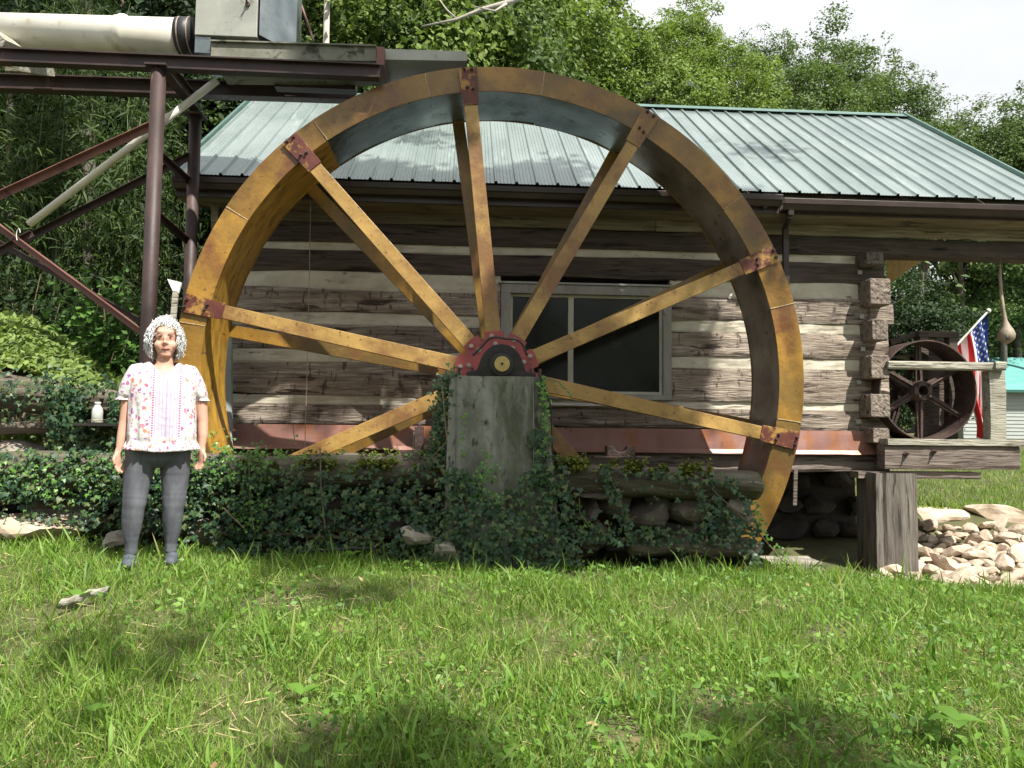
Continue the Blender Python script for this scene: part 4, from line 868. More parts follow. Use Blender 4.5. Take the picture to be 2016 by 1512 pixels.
A = Acc(); A.tube([D(x, y, 5.75) for x, y in ((585, 1086), (640, 1083), (690, 1080), (740, 1079))], .010, 8); solo('black_hose', A, m_rub, 'short stretch of black hose at the grass edge', 'hose', frame='w', smooth=True)
st = thing('white_marker', 'white-topped wooden stake leaning beside the wheel rim above the woman', 'stake', tuple(D(338, 640, 6.5)), 'w')
A = Acc(); A.bar(D(338, 660, 6.5), D(346, 574, 6.5), .045, .02, up=(0, 1, 0)); part('stake', A, m_rail, st)
p = [D(329, 549, 6.49), D(357, 556, 6.49), D(351, 577, 6.49), D(341, 575, 6.49)]; A = Acc(); A.add([tuple(q) for q in p]+[(q.x, q.y+.02, q.z) for q in p], [(3, 2, 1, 0), (4, 5, 6, 7), (0, 1, 5, 4), (1, 2, 6, 5), (2, 3, 7, 6), (3, 0, 4, 7)]); part('plate', A, m_white, st)
#@@WOMAN@@
# ------------------------------------------------------------------ the woman
WD = 5.06
wb = D(318, 1106, WD)
def P(x, y, dy=0): return D(x, y, WD) + Vector((0, dy, 0))
WROT = math.atan2(-wb.x, wb.y)
woman = thing('person', 'woman with curly silver hair, white floral blouse and grey jeans, standing in grass', 'person', tuple(wb), 'w')
woman.rotation_euler = (0, 0, WROT); woman.scale = (.90, .92, 1)
def limb(A, spec, n=20):                   # spec: (px, py, dy, half width, half depth)
    rr = []; c = [P(x, y, d) for x, y, d, _, _ in spec]
    for i, (x, y, d, a, b) in enumerate(spec):
        ax = (c[min(i+1, len(c)-1)]-c[max(i-1, 0)]).normalized()
        e1 = Vector((1, 0, 0)); e1 = (e1-ax*ax.dot(e1)).normalized(); e2 = ax.cross(e1)
        rr.append([c[i]+e1*a*math.cos(2*PI*k/n)+e2*b*math.sin(2*PI*k/n) for k in range(n)])
    return A.rings(rr)
def remesh(o, vs, it=4, f=.5):
    r = o.modifiers.new('r', 'REMESH'); r.mode = 'VOXEL'; r.voxel_size = vs; r.use_smooth_shade = True
    s = o.modifiers.new('s', 'SMOOTH'); s.factor = f; s.iterations = it; return o
B = Acc()
hx = 326
def E(x, y, dy, rx, ry, rz): B.ell(tuple(P(x, y, dy)), (rx, ry, rz), 20, 14)
E(hx, 662, .01, .080, .095, .100); E(hx, 683, -.012, .071, .074, .068); E(hx, 699, -.042, .038, .034, .026)   # skull, jaw, chin
E(hx-13, 681, -.045, .034, .030, .030); E(hx+13, 681, -.045, .034, .030, .030)                                  # cheeks
E(hx, 656, -.058, .058, .026, .018); E(hx-1, 671, -.084, .010, .014, .024); E(hx-1, 677, -.092, .015, .016, .011); E(hx-5, 679, -.084, .009, .010, .008); E(hx+4, 679, -.084, .009, .010, .008)
E(hx, 686, -.068, .026, .018, .012); E(hx, 694, -.062, .024, .020, .012)
limb(B, [(326, 690, .02, .055, .06), (325, 705, .02, .056, .058), (324, 718, .02, .062, .06), (323, 728, .03, .10, .08), (322, 740, .03, .16, .105), (321, 760, .03, .185, .12), (320, 800, .03, .18, .135), (319, 850, .03, .18, .14), (318, 885, .03, .16, .12), (317, 897, .03, .10, .09)], 28)
for sx, sp in ((-1, [(278, 738, .03, .05, .05), (262, 752, .03, .054, .056), (253, 785, .03, .047, .052), (246, 830, .03, .038, .044), (241, 858, .015, .035, .038), (236, 882, 0, .024, .022), (233, 892, -.005, .025, .018)]),
               (1, [(374, 738, .03, .05, .05), (388, 752, .03, .054, .056), (397, 785, .03, .047, .052), (402, 830, .03, .038, .044), (402, 858, .015, .035, .038), (400, 880, 0, .024, .022), (400, 890, -.005, .026, .018)])):
    limb(B, sp, 18)
# hands: palm, four curled fingers, thumb
for sx, wx, wy in ((-1, 233, 890), (1, 400, 888)):
    w = P(wx, wy, -.005); d = Vector((sx*-.02, -.12, -1)).normalized(); s_ = Vector((.55, -.83, 0)) if sx > 0 else Vector((-.55, -.83, 0))
    s_ = (s_ - d*s_.dot(d)).normalized(); nrm = d.cross(s_)
    rr = []
    for t, a, b in ((0, .026, .019), (.025, .035, .018), (.055, .041, .016), (.08, .040, .013)):
        c = w+d*t; rr.append([c+s_*a*math.cos(2*PI*k/16)+nrm*b*math.sin(2*PI*k/16) for k in range(16)])
    B.rings(rr)
    inward = Vector((-sx, .1, 0)).normalized()
    for q, (ln, off) in enumerate(((.070, .031), (.078, .010), (.072, -.011), (.056, -.031))):
        b0 = w+d*.068+s_*off; pts = [b0]; dd = d.copy()
        for j in range(3): dd = (dd+inward*(.28+.06*q)).normalized(); pts.append(pts[-1]+dd*ln*(.42, .32, .26)[j])
        B.tube(pts, [.0098, .0092, .0085, .0065], 10)
    tb = w+d*.02+s_*.030; td = (d*.75+s_*.55+inward*.15).normalized(); B.tube([tb, tb+td*.035, tb+td*.035+(d*.95+inward*.2).normalized()*.03], [.013, .011, .008], 10)
body = remesh(part('body', B, m_skin, woman, smooth=True), .0052, 5)
for s in (-1, 1):
    A = Acc(); A.ell(tuple(P(hx-.5+s*10, 665.5, -.077)), (.0105, .007, .0034), 12, 8); part('eye', A, m_eyew, woman, smooth=True)
    A = Acc(); A.tube([P(hx-.5+s*5, 660.5, -.088), P(hx-.5+s*10, 659, -.086), P(hx-.5+s*16, 661.5, -.070)], [.003, .0034, .002], 8); part('eyebrow', A, m_brow, woman, smooth=True)
A = Acc(); A.tube([P(hx-8.5, 689.5, -.073), P(hx-4, 688.4, -.085), P(hx, 688.8, -.088), P(hx+4, 688.4, -.085), P(hx+8.5, 689.5, -.073)], [.0015, .0042, .005, .0042, .0015], 10); part('lips', A, m_lip, woman, smooth=True)
A = Acc(); A.tube([P(hx-7, 689.9, -.080), P(hx, 690.3, -.0915), P(hx+7, 689.9, -.080)], [.0008, .0018, .0008], 8); part('mouth_line', A, m_eyew, woman, smooth=True)
# hair: a soft cap buried in a cloud of small loose curls
A = Acc(); rnd = random.Random(5); hc = P(hx-.5, 662, .02)
def hw_(z): return float(np.interp(z, [-.15, -.11, -.07, -.02, .04, .08, .105, .120], [.07, .112, .132, .134, .118, .088, .052, .01]))
def hopen(x, y, z, k): return y < .012 and abs(x) < (.074+k if z < .03 else .062+k) and z < .064+k*.5
cnt_ = 0
while cnt_ < 420:
    th = rnd.uniform(0, 2*PI); z = rnd.uniform(-.12, .10); w = hw_(z)*.80; x, y = w*math.cos(th), w*.92*math.sin(th)
    if hopen(x, y, z, .018): continue
    A.ell((hc.x+x, hc.y+y, hc.z+z), (.018, .018, .018), 8, 6); cnt_ += 1
hair = remesh(part('hair', A, m_hair, woman, smooth=True), .006, 2, .5)
A = Acc(); cnt_ = 0
while cnt_ < 1500:
    th = rnd.uniform(0, 2*PI); z = rnd.uniform(-.14, .118)
    w = hw_(z)*rnd.uniform(.84, 1.04); x, y = w*math.cos(th), w*.92*math.sin(th)
    if hopen(x, y, z, .006): continue
    if y < -.02 and z < -.05 and abs(x) < .085: continue
    cnt_ += 1; c0 = Vector((hc.x+x, hc.y+y, hc.z+z)); ou = Vector((x, y, z*.6+.02)).normalized(); tg = Vector((rnd.gauss(0, .35)+x*3, rnd.gauss(0, .35), rnd.gauss(-1., .3))); tg = (tg-ou*tg.dot(ou)*.7).normalized(); sd = ou.cross(tg)
    cr_ = rnd.uniform(.003, .009); L0 = rnd.uniform(.04, .085); ph = rnd.uniform(0, 6.3); tw = rnd.uniform(5, 9); m = 9; pts = []
    for i in range(m+1):
        u = i/m; pts.append(c0+tg*L0*(u-.5)+sd*cr_*math.sin(ph+tw*u)+ou*cr_*.7*math.cos(ph+tw*u))
    r0 = rnd.uniform(.0018, .0032); A.tube(pts, [r0*.5]+[r0]*(m-1)+[r0*.4], 5)
part('loose_curls', A, m_hair, hair, smooth=True)
# blouse
def mk_blouse():
    m = bpy.data.materials.new('floral_blouse'); m.use_nodes = True; nt = m.node_tree; nt.nodes.clear(); l = nt.links.new
    out = N(nt, 'ShaderNodeOutputMaterial'); p = N(nt, 'ShaderNodeBsdfPrincipled'); tc = N(nt, 'ShaderNodeTexCoord'); sp = N(nt, 'ShaderNodeSeparateXYZ')
    l(tc.outputs['Object'], sp.inputs[0])
    def mth(op, a, b=None, c=None):
        n = N(nt, 'ShaderNodeMath', operation=op)
        for i, v in enumerate((a, b, c)):
            if v is None: continue
            if isinstance(v, (int, float)): n.inputs[i].default_value = v
            else: l(v, n.inputs[i])
        return n.outputs[0]
    def mixc(f, a, b):
        x = N(nt, 'ShaderNodeMixRGB'); l(f, x.inputs[0])
        for i, v in ((1, a), (2, b)):
            if isinstance(v, tuple): x.inputs[i].default_value = v+(1,)
            else: l(v, x.inputs[i])
        return x.outputs[0]
    col = None
    base = (.64, .62, .615)
    for sc, th, off in ((26, .36, 0), (43, .36, 3)):
        mp = N(nt, 'ShaderNodeMapping'); mp.inputs['Location'].default_value = (off, off, off); l(tc.outputs['Object'], mp.inputs[0])
        nz_ = N(nt, 'ShaderNodeTexNoise'); nz_.inputs['Scale'].default_value = 60; l(mp.outputs[0], nz_.inputs[0])
        mm = N(nt, 'ShaderNodeMixRGB'); mm.inputs[0].default_value = .035; l(mp.outputs[0], mm.inputs[1]); l(nz_.outputs['Color'], mm.inputs[2])
        v = N(nt, 'ShaderNodeTexVoronoi'); v.inputs['Scale'].default_value = sc; l(mm.outputs[0], v.inputs[0])
        sc_ = N(nt, 'ShaderNodeSeparateColor'); l(v.outputs['Color'], sc_.inputs[0])
        on = mth('GREATER_THAN', sc_.outputs[0], .55 if sc < 30 else .62); f = mth('MULTIPLY', mth('LESS_THAN', v.outputs['Distance'], th), on)
        r = N(nt, 'ShaderNodeValToRGB'); r.color_ramp.interpolation = 'CONSTANT'; e = r.color_ramp.elements
        e[0].color = (.50, .12, .26, 1); e[1].position = .75; e[1].color = (.62, .26, .14, 1); x = e.new(.35); x.color = (.34, .14, .40, 1); x = e.new(.55); x.color = (.58, .22, .30, 1)
        l(sc_.outputs[1], r.inputs[0]); col = mixc(f, col if col else base, r.outputs[0])
    ax = mth('ABSOLUTE', mth('ADD', sp.outputs[0], .008)); dash = mth('GREATER_THAN', mth('FRACT', mth('MULTIPLY', sp.outputs[2], 62)), .38)
    panel = mixc(mth('LESS_THAN', mth('FRACT', mth('MULTIPLY', ax, 44)), .28), (.52, .49, .58), (.44, .35, .52))
    fine = mth('MULTIPLY', mth('GREATER_THAN', mth('FRACT', mth('MULTIPLY', sp.outputs[2], 130)), .5), mth('GREATER_THAN', mth('FRACT', mth('MULTIPLY', ax, 90)), .5))
    panel = mixc(fine, panel, (.60, .575, .62))
    band = mth('MULTIPLY', mth('MULTIPLY', mth('GREATER_THAN', ax, .082), mth('LESS_THAN', ax, .094)), dash)
    panel = mixc(mth('GREATER_THAN', ax, .076), panel, (.60, .57, .60)); panel = mixc(band, panel, (.42, .08, .26))
    inp = mth('MULTIPLY', mth('LESS_THAN', ax, .10), mth('LESS_THAN', sp.outputs[1], .0)); inp = mth('MULTIPLY', inp, mth('GREATER_THAN', sp.outputs[2], .805))
    col = mixc(inp, col, panel)
    l(col, p.inputs['Base Color']); p.inputs['Roughness'].default_value = .85
    t = N(nt, 'ShaderNodeBsdfTranslucent'); l(col, t.inputs[0]); ms = N(nt, 'ShaderNodeMixShader'); ms.inputs[0].default_value = .15
    b = N(nt, 'ShaderNodeTexNoise'); b.inputs['Scale'].default_value = 25; b.inputs['Detail'].default_value = 5; l(tc.outputs['Object'], b.inputs[0]); bm = N(nt, 'ShaderNodeBump'); bm.inputs['Strength'].default_value = .35; bm.inputs['Distance'].default_value = .02; l(b.outputs[0], bm.inputs['Height']); l(bm.outputs[0], p.inputs['Normal'])
    l(p.outputs[0], ms.inputs[1]); l(t.outputs[0], ms.inputs[2]); l(ms.outputs[0], out.inputs[0]); return m
m_bl = mk_blouse()
k = WD/1514
LV = [(0, 714, 30, .085), (.06, 722, 44, .11), (.13, 731, 60, .13), (.24, 748, 66, .155), (.38, 772, 67, .172), (.55, 800, 67, .175), (.72, 835, 69, .18), (.88, 866, 71, .182), (.93, 873, 71, .18), (1, 889, 76, .195)]
LT = [q[0] for q in LV]
def bl(s, t):
    a = 2*PI*s; ca, sa = math.cos(a), math.sin(a)        # front is -y
    yr = float(np.interp(t, LT, [q[1] for q in LV])); hw = float(np.interp(t, LT, [q[2] for q in LV]))*k
    yn = 714+(30*max(0, 1-abs(ca)*1.05) if sa < 0 else -2)
    y = yn+(yr-714)/175*(889-yn); hd = float(np.interp(y if sa < 0 else yr, [q[1] for q in LV], [q[3] for q in LV]))
    cx = 323-5*t; e = .82+.18*max(0, 1-t*6)
    X = hw*math.copysign(abs(ca)**e, ca); Y = hd*math.copysign(abs(sa)**(e if sa > 0 else .75), sa)
    f = 1+.045*max(0, t-.25)*math.sin(a*9+2*math.sin(t*4))+.03*max(0, t-.2)*math.sin(a*17+1.5*math.sin(t*6)+1)+.03*t*nz(ca*4, sa*4, t*5)
    if t > .9: f += .035*math.sin(a*34)*(t-.9)*10; y -= .6*math.sin(a*34)
    if .86 < t < .93: f -= .02
    y -= 5*t**6*abs(ca)
    return P(cx, y, .025) + Vector((X*f, Y*f, 0))
A = Acc(); A.grid(bl, 150, 46)
blouse = part('blouse', A, m_bl, woman, smooth=True); blouse.modifiers.new('t', 'SOLIDIFY').thickness = .003
for sx in (-1, 1):
    A = Acc(); sp = [(322+sx*36, 729, .05, .085), (322+sx*54, 734, .066, .088), (322+sx*65, 750, .062, .078), (322+sx*70, 765, .066, .076), (322+sx*74, 778, .062, .07), (322+sx*76, 784, .047, .055), (322+sx*78, 789, .056, .062)]
    def slv(s, t):
        i = t*(len(sp)-1); x, y, hw, hd = [float(np.interp(i, range(len(sp)), [q[j] for q in sp])) for j in range(4)]
        a = 2*PI*s; tilt = sx*-.15; f = 1+.03*math.sin(a*8+t*3)+(.07*math.sin(a*22) if t > .9 else 0)+.04*nz(math.cos(a)*3, math.sin(a)*3, t*4+sx)
        d_ = Vector((math.cos(a)*hw*f, math.sin(a)*hd*f, sx*math.cos(a)*hw*.85*(1-t)**1.2)); d_.x *= .45+.55*t; return P(x, y, .03)+d_
    A.grid(slv, 60, 20); o = part('sleeve', A, m_bl, blouse, smooth=True); o.modifiers.new('t', 'SOLIDIFY').thickness = .003
# jeans
A = Acc()
LL = [(278, 868, .03, .11, .13), (279, 900, .03, .108, .125), (272, 935, .025, .098, .11), (267, 965, .015, .086, .092), (265, 985, .005, .080, .082), (262, 1005, .01, .073, .080), (260, 1025, .02, .070, .078), (258, 1050, .03, .058, .066), (258, 1072, .03, .042, .050), (257, 1092, .03, .043, .052)]
LR = [(345, 868, .03, .11, .13), (345, 900, .03, .108, .125), (345, 935, .03, .098, .11), (344, 965, .02, .086, .092), (343, 985, .015, .082, .084), (341, 1005, .02, .073, .080), (340, 1025, .03, .070, .078), (339, 1050, .04, .058, .066), (337, 1072, .04, .042, .050), (337, 1092, .04, .043, .052)]
for sp in (LL, LR):
    o_ = []
    for i in range(len(sp)-1):
        for j in range(8):
            t = j/8; q = [sp[i][m]+(sp[i+1][m]-sp[i][m])*t for m in range(5)]; y = q[1]
            wr = 1+.013*math.sin(y*.5+sp[0][0]+2*math.sin(y*.11))*(math.exp(-((y-990)/22)**2)+1.2*math.exp(-((y-1080)/18)**2)+.4*math.exp(-((y-925)/22)**2))
            o_.append((q[0], q[1], q[2], q[3]*wr, q[4]*wr))
    limb(A, o_, 28)
limb(A, [(312, 862, .03, .19, .14), (312, 880, .03, .195, .145), (312, 905, .03, .19, .14), (312, 920, .03, .10, .10)], 28)
jeans = remesh(part('jeans', A, m_jean, woman, smooth=True), .007, 1)
for (x, y, dy) in ((255, 1100, .0), (338, 1101, .01)):
    A = Acc(); A.ell(tuple(P(x, y-2, dy+.02)), (.047, .075, .045)); A.ell(tuple(P(x-1, y+1, dy-.10)), (.047, .095, .036)); o = remesh(part('shoe', A, m_shoe, woman, smooth=True), .008, 3)
    A = Acc(); A.tube([P(x-6, y+1, dy-.14), P(x+9, y+1, dy-.13), P(x+13, y+3, dy-.02)], .006, 8); part('shoe_trim', A, m_solew, o, smooth=True)
#@@PLANTS@@
# ------------------------------------------------------------------ vegetation
def stuffobj(name, V, Fc, mat, label, cat, org=(0, 0, 0), kind='stuff', parent=None, partlabel=None):
    org = np.array(org, float); o = bpy.data.objects.new(name, npmesh(name, V-org, Fc, mat)); COL.objects.link(o); o.location = org
    return props(o, label, cat, None, kind)
def ghv(x, y): return np.array([gh(a, b) for a, b in zip(x, y)])
# height lookup table, much faster than gh for many points
gx_ = np.linspace(-14, 14, 300); gy_ = np.linspace(0, 16, 240); GT = np.array([[gh(a, b) for a in gx_] for b in gy_])
def ghq(x, y):
    fx = np.clip((x+14)/28*299, 0, 298.999); fy = np.clip(y/16*239, 0, 238.999); i = fx.astype(int); j = fy.astype(int); a = fx-i; b = fy-j
    return GT[j, i]*(1-a)*(1-b)+GT[j, i+1]*a*(1-b)+GT[j+1, i]*(1-a)*b+GT[j+1, i+1]*a*b
def pnoise(x, y, s, seed=0):
    return (np.sin(x*s+seed)*np.cos(y*s*1.3+seed*2)+np.sin(x*s*2.3+y*s*1.7+seed*3)*.6+np.cos(x*s*4.1-y*s*3.7+seed)*.35)/1.95
GB = ([(-.022, 0, 0), (.022, 0, 0), (.024, .4, .05), (-.024, .4, .05), (.015, .75, .0), (-.015, .75, 0), (0, 1, -.16)], [(0, 1, 2), (0, 2, 3), (3, 2, 4), (3, 4, 5), (5, 4, 6)])
def uvmask(x, y):     # lawn up to the foot of the wall
    q = (x-SO.x)*CV.x + (y-SO.y)*CV.y
    return q
n = 190000
y = 2.2+(RNG.random(n)**1.25)*5.0; x = (RNG.random(n)-.5)*2*(y*.72+.5)
v = uvmask(x, y); keep = (v < -.80+.12*pnoise(x, y, 3)) | ((x > 1.9) & (v < -.1) & (y < 6.9)) 
bare = pnoise(x, y, 1.9, 4); dens = np.clip(1.15-np.clip(bare-.35, 0, 1)*2.2, .12, 1)
for (px, py, rr) in ((1215, 1395, .26), (150, 1180, .22), (640, 1440, .15)):
    c = D(px, py, 3.0 if py > 1350 else 4.1); dens = dens*np.clip(((x-c.x)**2+(y-c.y)**2)**.5/rr-.15, .06, 1)
keep &= RNG.random(n) < dens
x, y = x[keep], y[keep]; n = len(x); z = ghq(x, y)-.008
ang = RNG.random(n)*2*PI; nr = np.stack([np.cos(ang), np.sin(ang), RNG.normal(.35, .45, n)], 1)
tall = np.clip(pnoise(x, y, 2.7, 1), -.6, 1)
ln = (.050+.060*RNG.random(n)**1.6)*(1+.55*tall); big = RNG.random(n) < .035; ln[big] *= 1.9
near = np.clip((v[keep]+1.4)/.6, 0, 1); ln *= 1+.35*near
V_, F_ = scatter(GB[0], GB[1], np.stack([x, y, z], 1), nr, RNG.normal(0, .45, n), ln)
stuffobj('lawn_grass', V_, F_, m_grass, 'uneven green meadow grass covering the foreground slope', 'grass', (0, 4, .4))
nb = 1900; y = 2.2+RNG.random(nb)*4.3; x = (RNG.random(nb)-.5)*2*(y*.72+.4); clump = pnoise(x, y, 3.3, 9) > .15; x, y = x[clump], y[clump]; ok = uvmask(x, y) < -.8; x, y = x[ok], y[ok]; nb = len(x)
ang = RNG.random(nb)*2*PI; nr = np.stack([np.cos(ang), np.sin(ang), RNG.normal(.5, .4, nb)], 1)
WB = ([(-.035, 0, 0), (.035, 0, 0), (.05, .4, .05), (-.05, .4, .05), (.035, .75, .0), (-.035, .75, 0), (0, 1, -.2)], GB[1])
V_, F_ = scatter(WB[0], WB[1], np.stack([x, y, ghq(x, y)], 1), nr, RNG.normal(0, .4, nb), .08+.10*RNG.random(nb))
stuffobj('coarse_grass', V_, F_, m_weed, 'coarser broad-bladed grass tufts scattered over the slope', 'grass', (0, 4, .4))
n = 34000; y = 2.2+(RNG.random(n)**1.1)*4.7; x = (RNG.random(n)-.5)*2*(y*.72+.5); w = pnoise(x, y, 1.4, 7)+.5*np.clip(x*.3, -1, 1)+.2*pnoise(x, y, 6, 2)
keep = (w > RNG.normal(.05, .3, n)) & ((uvmask(x, y) < -.82) | ((x > 2) & (uvmask(x, y) < -.2))); x, y = x[keep], y[keep]; n = len(x)
nr = RNG.normal(0, .55, (n, 3)); nr[:, 2] = .8; nr[:, 1] -= .25
V_, F_ = scatter(LEAF[0], LEAF[1], np.stack([x, y, ghq(x, y)+.02+.07*RNG.random(n)], 1), nr, RNG.random(n)*6.3, .012+.040*RNG.random(n)**2.6)
V2, F2 = V_, F_
stuffobj('low_weeds', V2, F2, m_weed, 'bright low broad-leaved weeds growing through the grass', 'weeds', (0, 4, .4))
n = 5000; y = 2.3+RNG.random(n)*3.8; x = (RNG.random(n)-.5)*2*(y*.72+.4); nr = RNG.normal(0, .3, (n, 3)); nr[:, 2] = 1
TW = ([(-.5, 0, 0), (.5, .02, 0), (.5, -.02, .02)], [(0, 1, 2)])
V_, F_ = scatter(TW[0], TW[1], np.stack([x, y, ghq(x, y)+.012+.02*RNG.random(n)], 1), nr, RNG.random(n)*6.3, .05+.09*RNG.random(n))
stuffobj('dead_grass_litter', V_, F_, m_straw, 'dry straw and litter lying between the grass', 'litter', (0, 4, .4))
# individual larger weeds of the foreground
def weed(px, py, d, ls, sz, hgt, lab, mt=m_weed, up=.5):
    b = D(px, py, d); b.z = gh(b.x, b.y); t = thing('weed_plant', lab, 'weed', tuple(b), 'w')
    top = b+Vector((.01, -.01, hgt)); part('stem', Acc().tube([b, (b+top)/2+Vector((.004, 0, 0)), top], [.003, .0028, .002], 6), m_cane, t)
    for a in ls:
        A = Acc(); d_ = Vector((math.cos(a), math.sin(a)*.6, up*random.uniform(.5, 1.1))).normalized(); sd = d_.cross(Vector((0, 0, 1))).normalized(); u_ = sd.cross(d_)
        L0 = sz*random.uniform(.8, 1.1); m = 7; vs = []
        for i in range(m+1):
            s = i/m; w = L0*.30*math.sin(PI*min(1, s*.93+.05))**.8; c = top+d_*L0*s-Vector((0, 0, 1))*L0*.25*s*s
            vs += [c-sd*w+u_*w*.35, c, c+sd*w+u_*w*.35]
        fs = []
        for i in range(m): o = i*3; fs += [(o, o+1, o+4, o+3), (o+1, o+2, o+5, o+4)]
        A.add(vs, fs); part('leaf', A, mt, t, smooth=True)
weed(1876, 1430, 2.95, (0.1, 3.0, 1.7, 4.4), .12, .13, 'tall three-leaved seedling weed near the right edge of the grass', up=.25)
weed(1187, 1290, 3.6, (1.4,), .07, .04, 'single upright round leaf standing alone in the mid grass', up=2.2)
weed(1375, 1455, 2.85, (1.2, .3, 2.6), .085, .07, 'grey-green broad-leaved weed right of the bare soil patch')
weed(1545, 1320, 3.45, (.2, 1.6, 2.9, 4.6), .09, .06, 'silvery curled broad leaves right of centre in the grass')
weed(590, 1370, 3.2, (.1, .9, 2.3), .10, .05, 'broad yellow-green leaves left of centre below the bright patch')
weed(150, 1175, 4.1, (.8, 2.1, 3.3), .10, .07, 'broad-leaved weed over the rotten branch at left')
weed(690, 1085, 5.5, (.6, 2.2, 4.0), .10, .10, 'broad pale weed beside the black hose')
weed(1000, 1480, 2.75, (.5, 1.8, 3.1), .07, .06, 'small broad weed at bottom centre')
weed(1780, 1485, 2.75, (.2, 1.4, 2.8, 4.2), .08, .05, 'leafy weed at the bottom right of the grass')
weed(180, 1450, 2.9, (.4, 1.6, 2.6), .06, .08, 'small upright weed at the bottom left of the grass')

n = 60; y = 2.4+RNG.random(n)*3.6; x = (RNG.random(n)-.5)*2*(y*.7+.3); nr = RNG.normal(0, .5, (n, 3)); nr[:, 2] = 1
V_, F_ = scatter(LEAF[0], LEAF[1], np.stack([x, y, ghq(x, y)+.045+.03*RNG.random(n)], 1), nr, RNG.random(n)*6.3, .02+.035*RNG.random(n)**2)
m_dl = M('fallen_leaf', (.20, .10, .04), (.42, .26, .10), ns=3, rough=.8, bump=0, island=[(.12, .07, .04), (.22, .14, .07), (.32, .25, .14)]); stuffobj('fallen_leaves', V_, F_, m_dl, 'scattered brown fallen leaves lying in the grass', 'fallen leaves', (0, 4, .4))
# ---- ivy
def site_pts(px, py, v):            # vectorised S -> world
    out = np.empty((len(px), 3))
    for i in range(len(px)):
        d = ray(px[i], py[i]); t = (v[i]-(CP-SO).dot(CV))/d.dot(CV); out[i] = CP+d*t
    return out
def ivyset(px, py, v, size, back=.06):
    P_ = site_pts(px, py, v); P_[:, 1] += 0; n = len(px)
    nr = np.stack([RNG.normal(0, .45, n), -1+RNG.normal(0, .3, n), RNG.normal(.55, .4, n)], 1)
    return scatter(IVY[0], IVY[1], P_, nr, PI+RNG.normal(0, .7, n), size)
n = 19000; px = RNG.uniform(-80, 1500, n); py = RNG.uniform(878, 1112, n)
top = np.interp(px, [-80, 240, 430, 480, 560, 800, 862, 1090, 1110, 1500], [890, 886, 888, 888, 900, 893, 880, 895, 918, 935])
dn = np.where(px < 1092, .95, .05)
logface = (px > 540) & (px < 865) & (py > 915) & (py < 958); dn = np.where(logface, .30, dn)
dn = np.where((px > 440) & (px < 850) & (py < 912), .25, dn)
dn = np.where((px < 560) & (py > 915) & (py < 940), .75, dn)
dn = np.where(pnoise(px, py, .035, 3) > .40, dn*.3, dn); dn = np.where(pnoise(px, py, .075, 8) > .45, dn*.3, dn)
for (x0, y0, x1, y1, w) in ((1098, 930, 1108, 1100, 16), (1190, 925, 1245, 1060, 13), (1375, 930, 1392, 1060, 9), (1230, 925, 1440, 950, 10), (1080, 1050, 1500, 1062, 17), (1330, 1060, 1345, 1110, 8), (1440, 950, 1500, 1050, 6), (1395, 1000, 1500, 1095, 26), (1100, 900, 1130, 1100, 16)):
    t = np.clip(((px-x0)*(x1-x0)+(py-y0)*(y1-y0))/((x1-x0)**2+(y1-y0)**2), 0, 1); dd = np.hypot(px-x0-t*(x1-x0), py-y0-t*(y1-y0))
    dn = np.where(dd < w, np.maximum(dn, .62), dn)
onp = (px > 872) & (px < 1090); bare_ = py < 985-np.abs(px-978)*.95
dn = np.where(onp & bare_, .0, dn)
low = (px < 420) & (py > 1045); dn = np.where(low, .15, dn); dn = np.where((px < 230) & (py > 985), dn*.35, dn)
top = top+8*pnoise(px, py*0, .06, 5)
k = (RNG.random(n) < dn) & (py > top); px, py = px[k], py[k]; n = len(px)
vv = GV-.02-.20*RNG.random(n)**.7-.25*np.exp(-((px-985)/150)**2)*np.clip((py-890)/150, 0, 1)-.05*pnoise(px, py, .03)
vv = np.where((px > 858) & (px < 1118) & (py > 880), np.minimum(vv, PV0-.07-.10*RNG.random(n)), vv)
vv = np.where((px < 540) & (py < 945), np.minimum(vv, GV-.12-.06*RNG.random(n)), vv)
vv = np.where((py < 915), np.where(px < 540, GV-.17, GV+.05)+np.where(px < 540, .08, .2)*RNG.random(n), vv)
sets = [ivyset(px, py, vv, .022+.042*RNG.random(n)**1.5)]
def strip(poly, n, w, v, sz=(.025, .025)):
    t = RNG.random(n)*(len(poly)-1); i = t.astype(int); f = t-i; P0 = np.array(poly, float); c = P0[i]*(1-f)[:, None]+P0[np.minimum(i+1, len(poly)-1)]*f[:, None]
    return ivyset(c[:, 0]+RNG.normal(0, w, n), c[:, 1]+RNG.normal(0, w, n), np.full(n, v)+RNG.normal(0, .03, n), sz[0]+sz[1]*RNG.random(n))
sets += [strip([(878, 745), (872, 800), (868, 860), (862, 910)], 520, 10, PV0+.03), strip([(885, 742), (900, 735)], 40, 5, PV0, (.02, .02)), strip([(1062, 850), (1068, 900), (1075, 960)], 200, 10, PV0-.05)]
V_, F_ = join(sets); stuffobj('ivy', V_, F_, m_ivy, 'dark glossy ivy covering the retaining wall and pillar foot', 'ivy', tuple(s2w((0, GV, .5))))
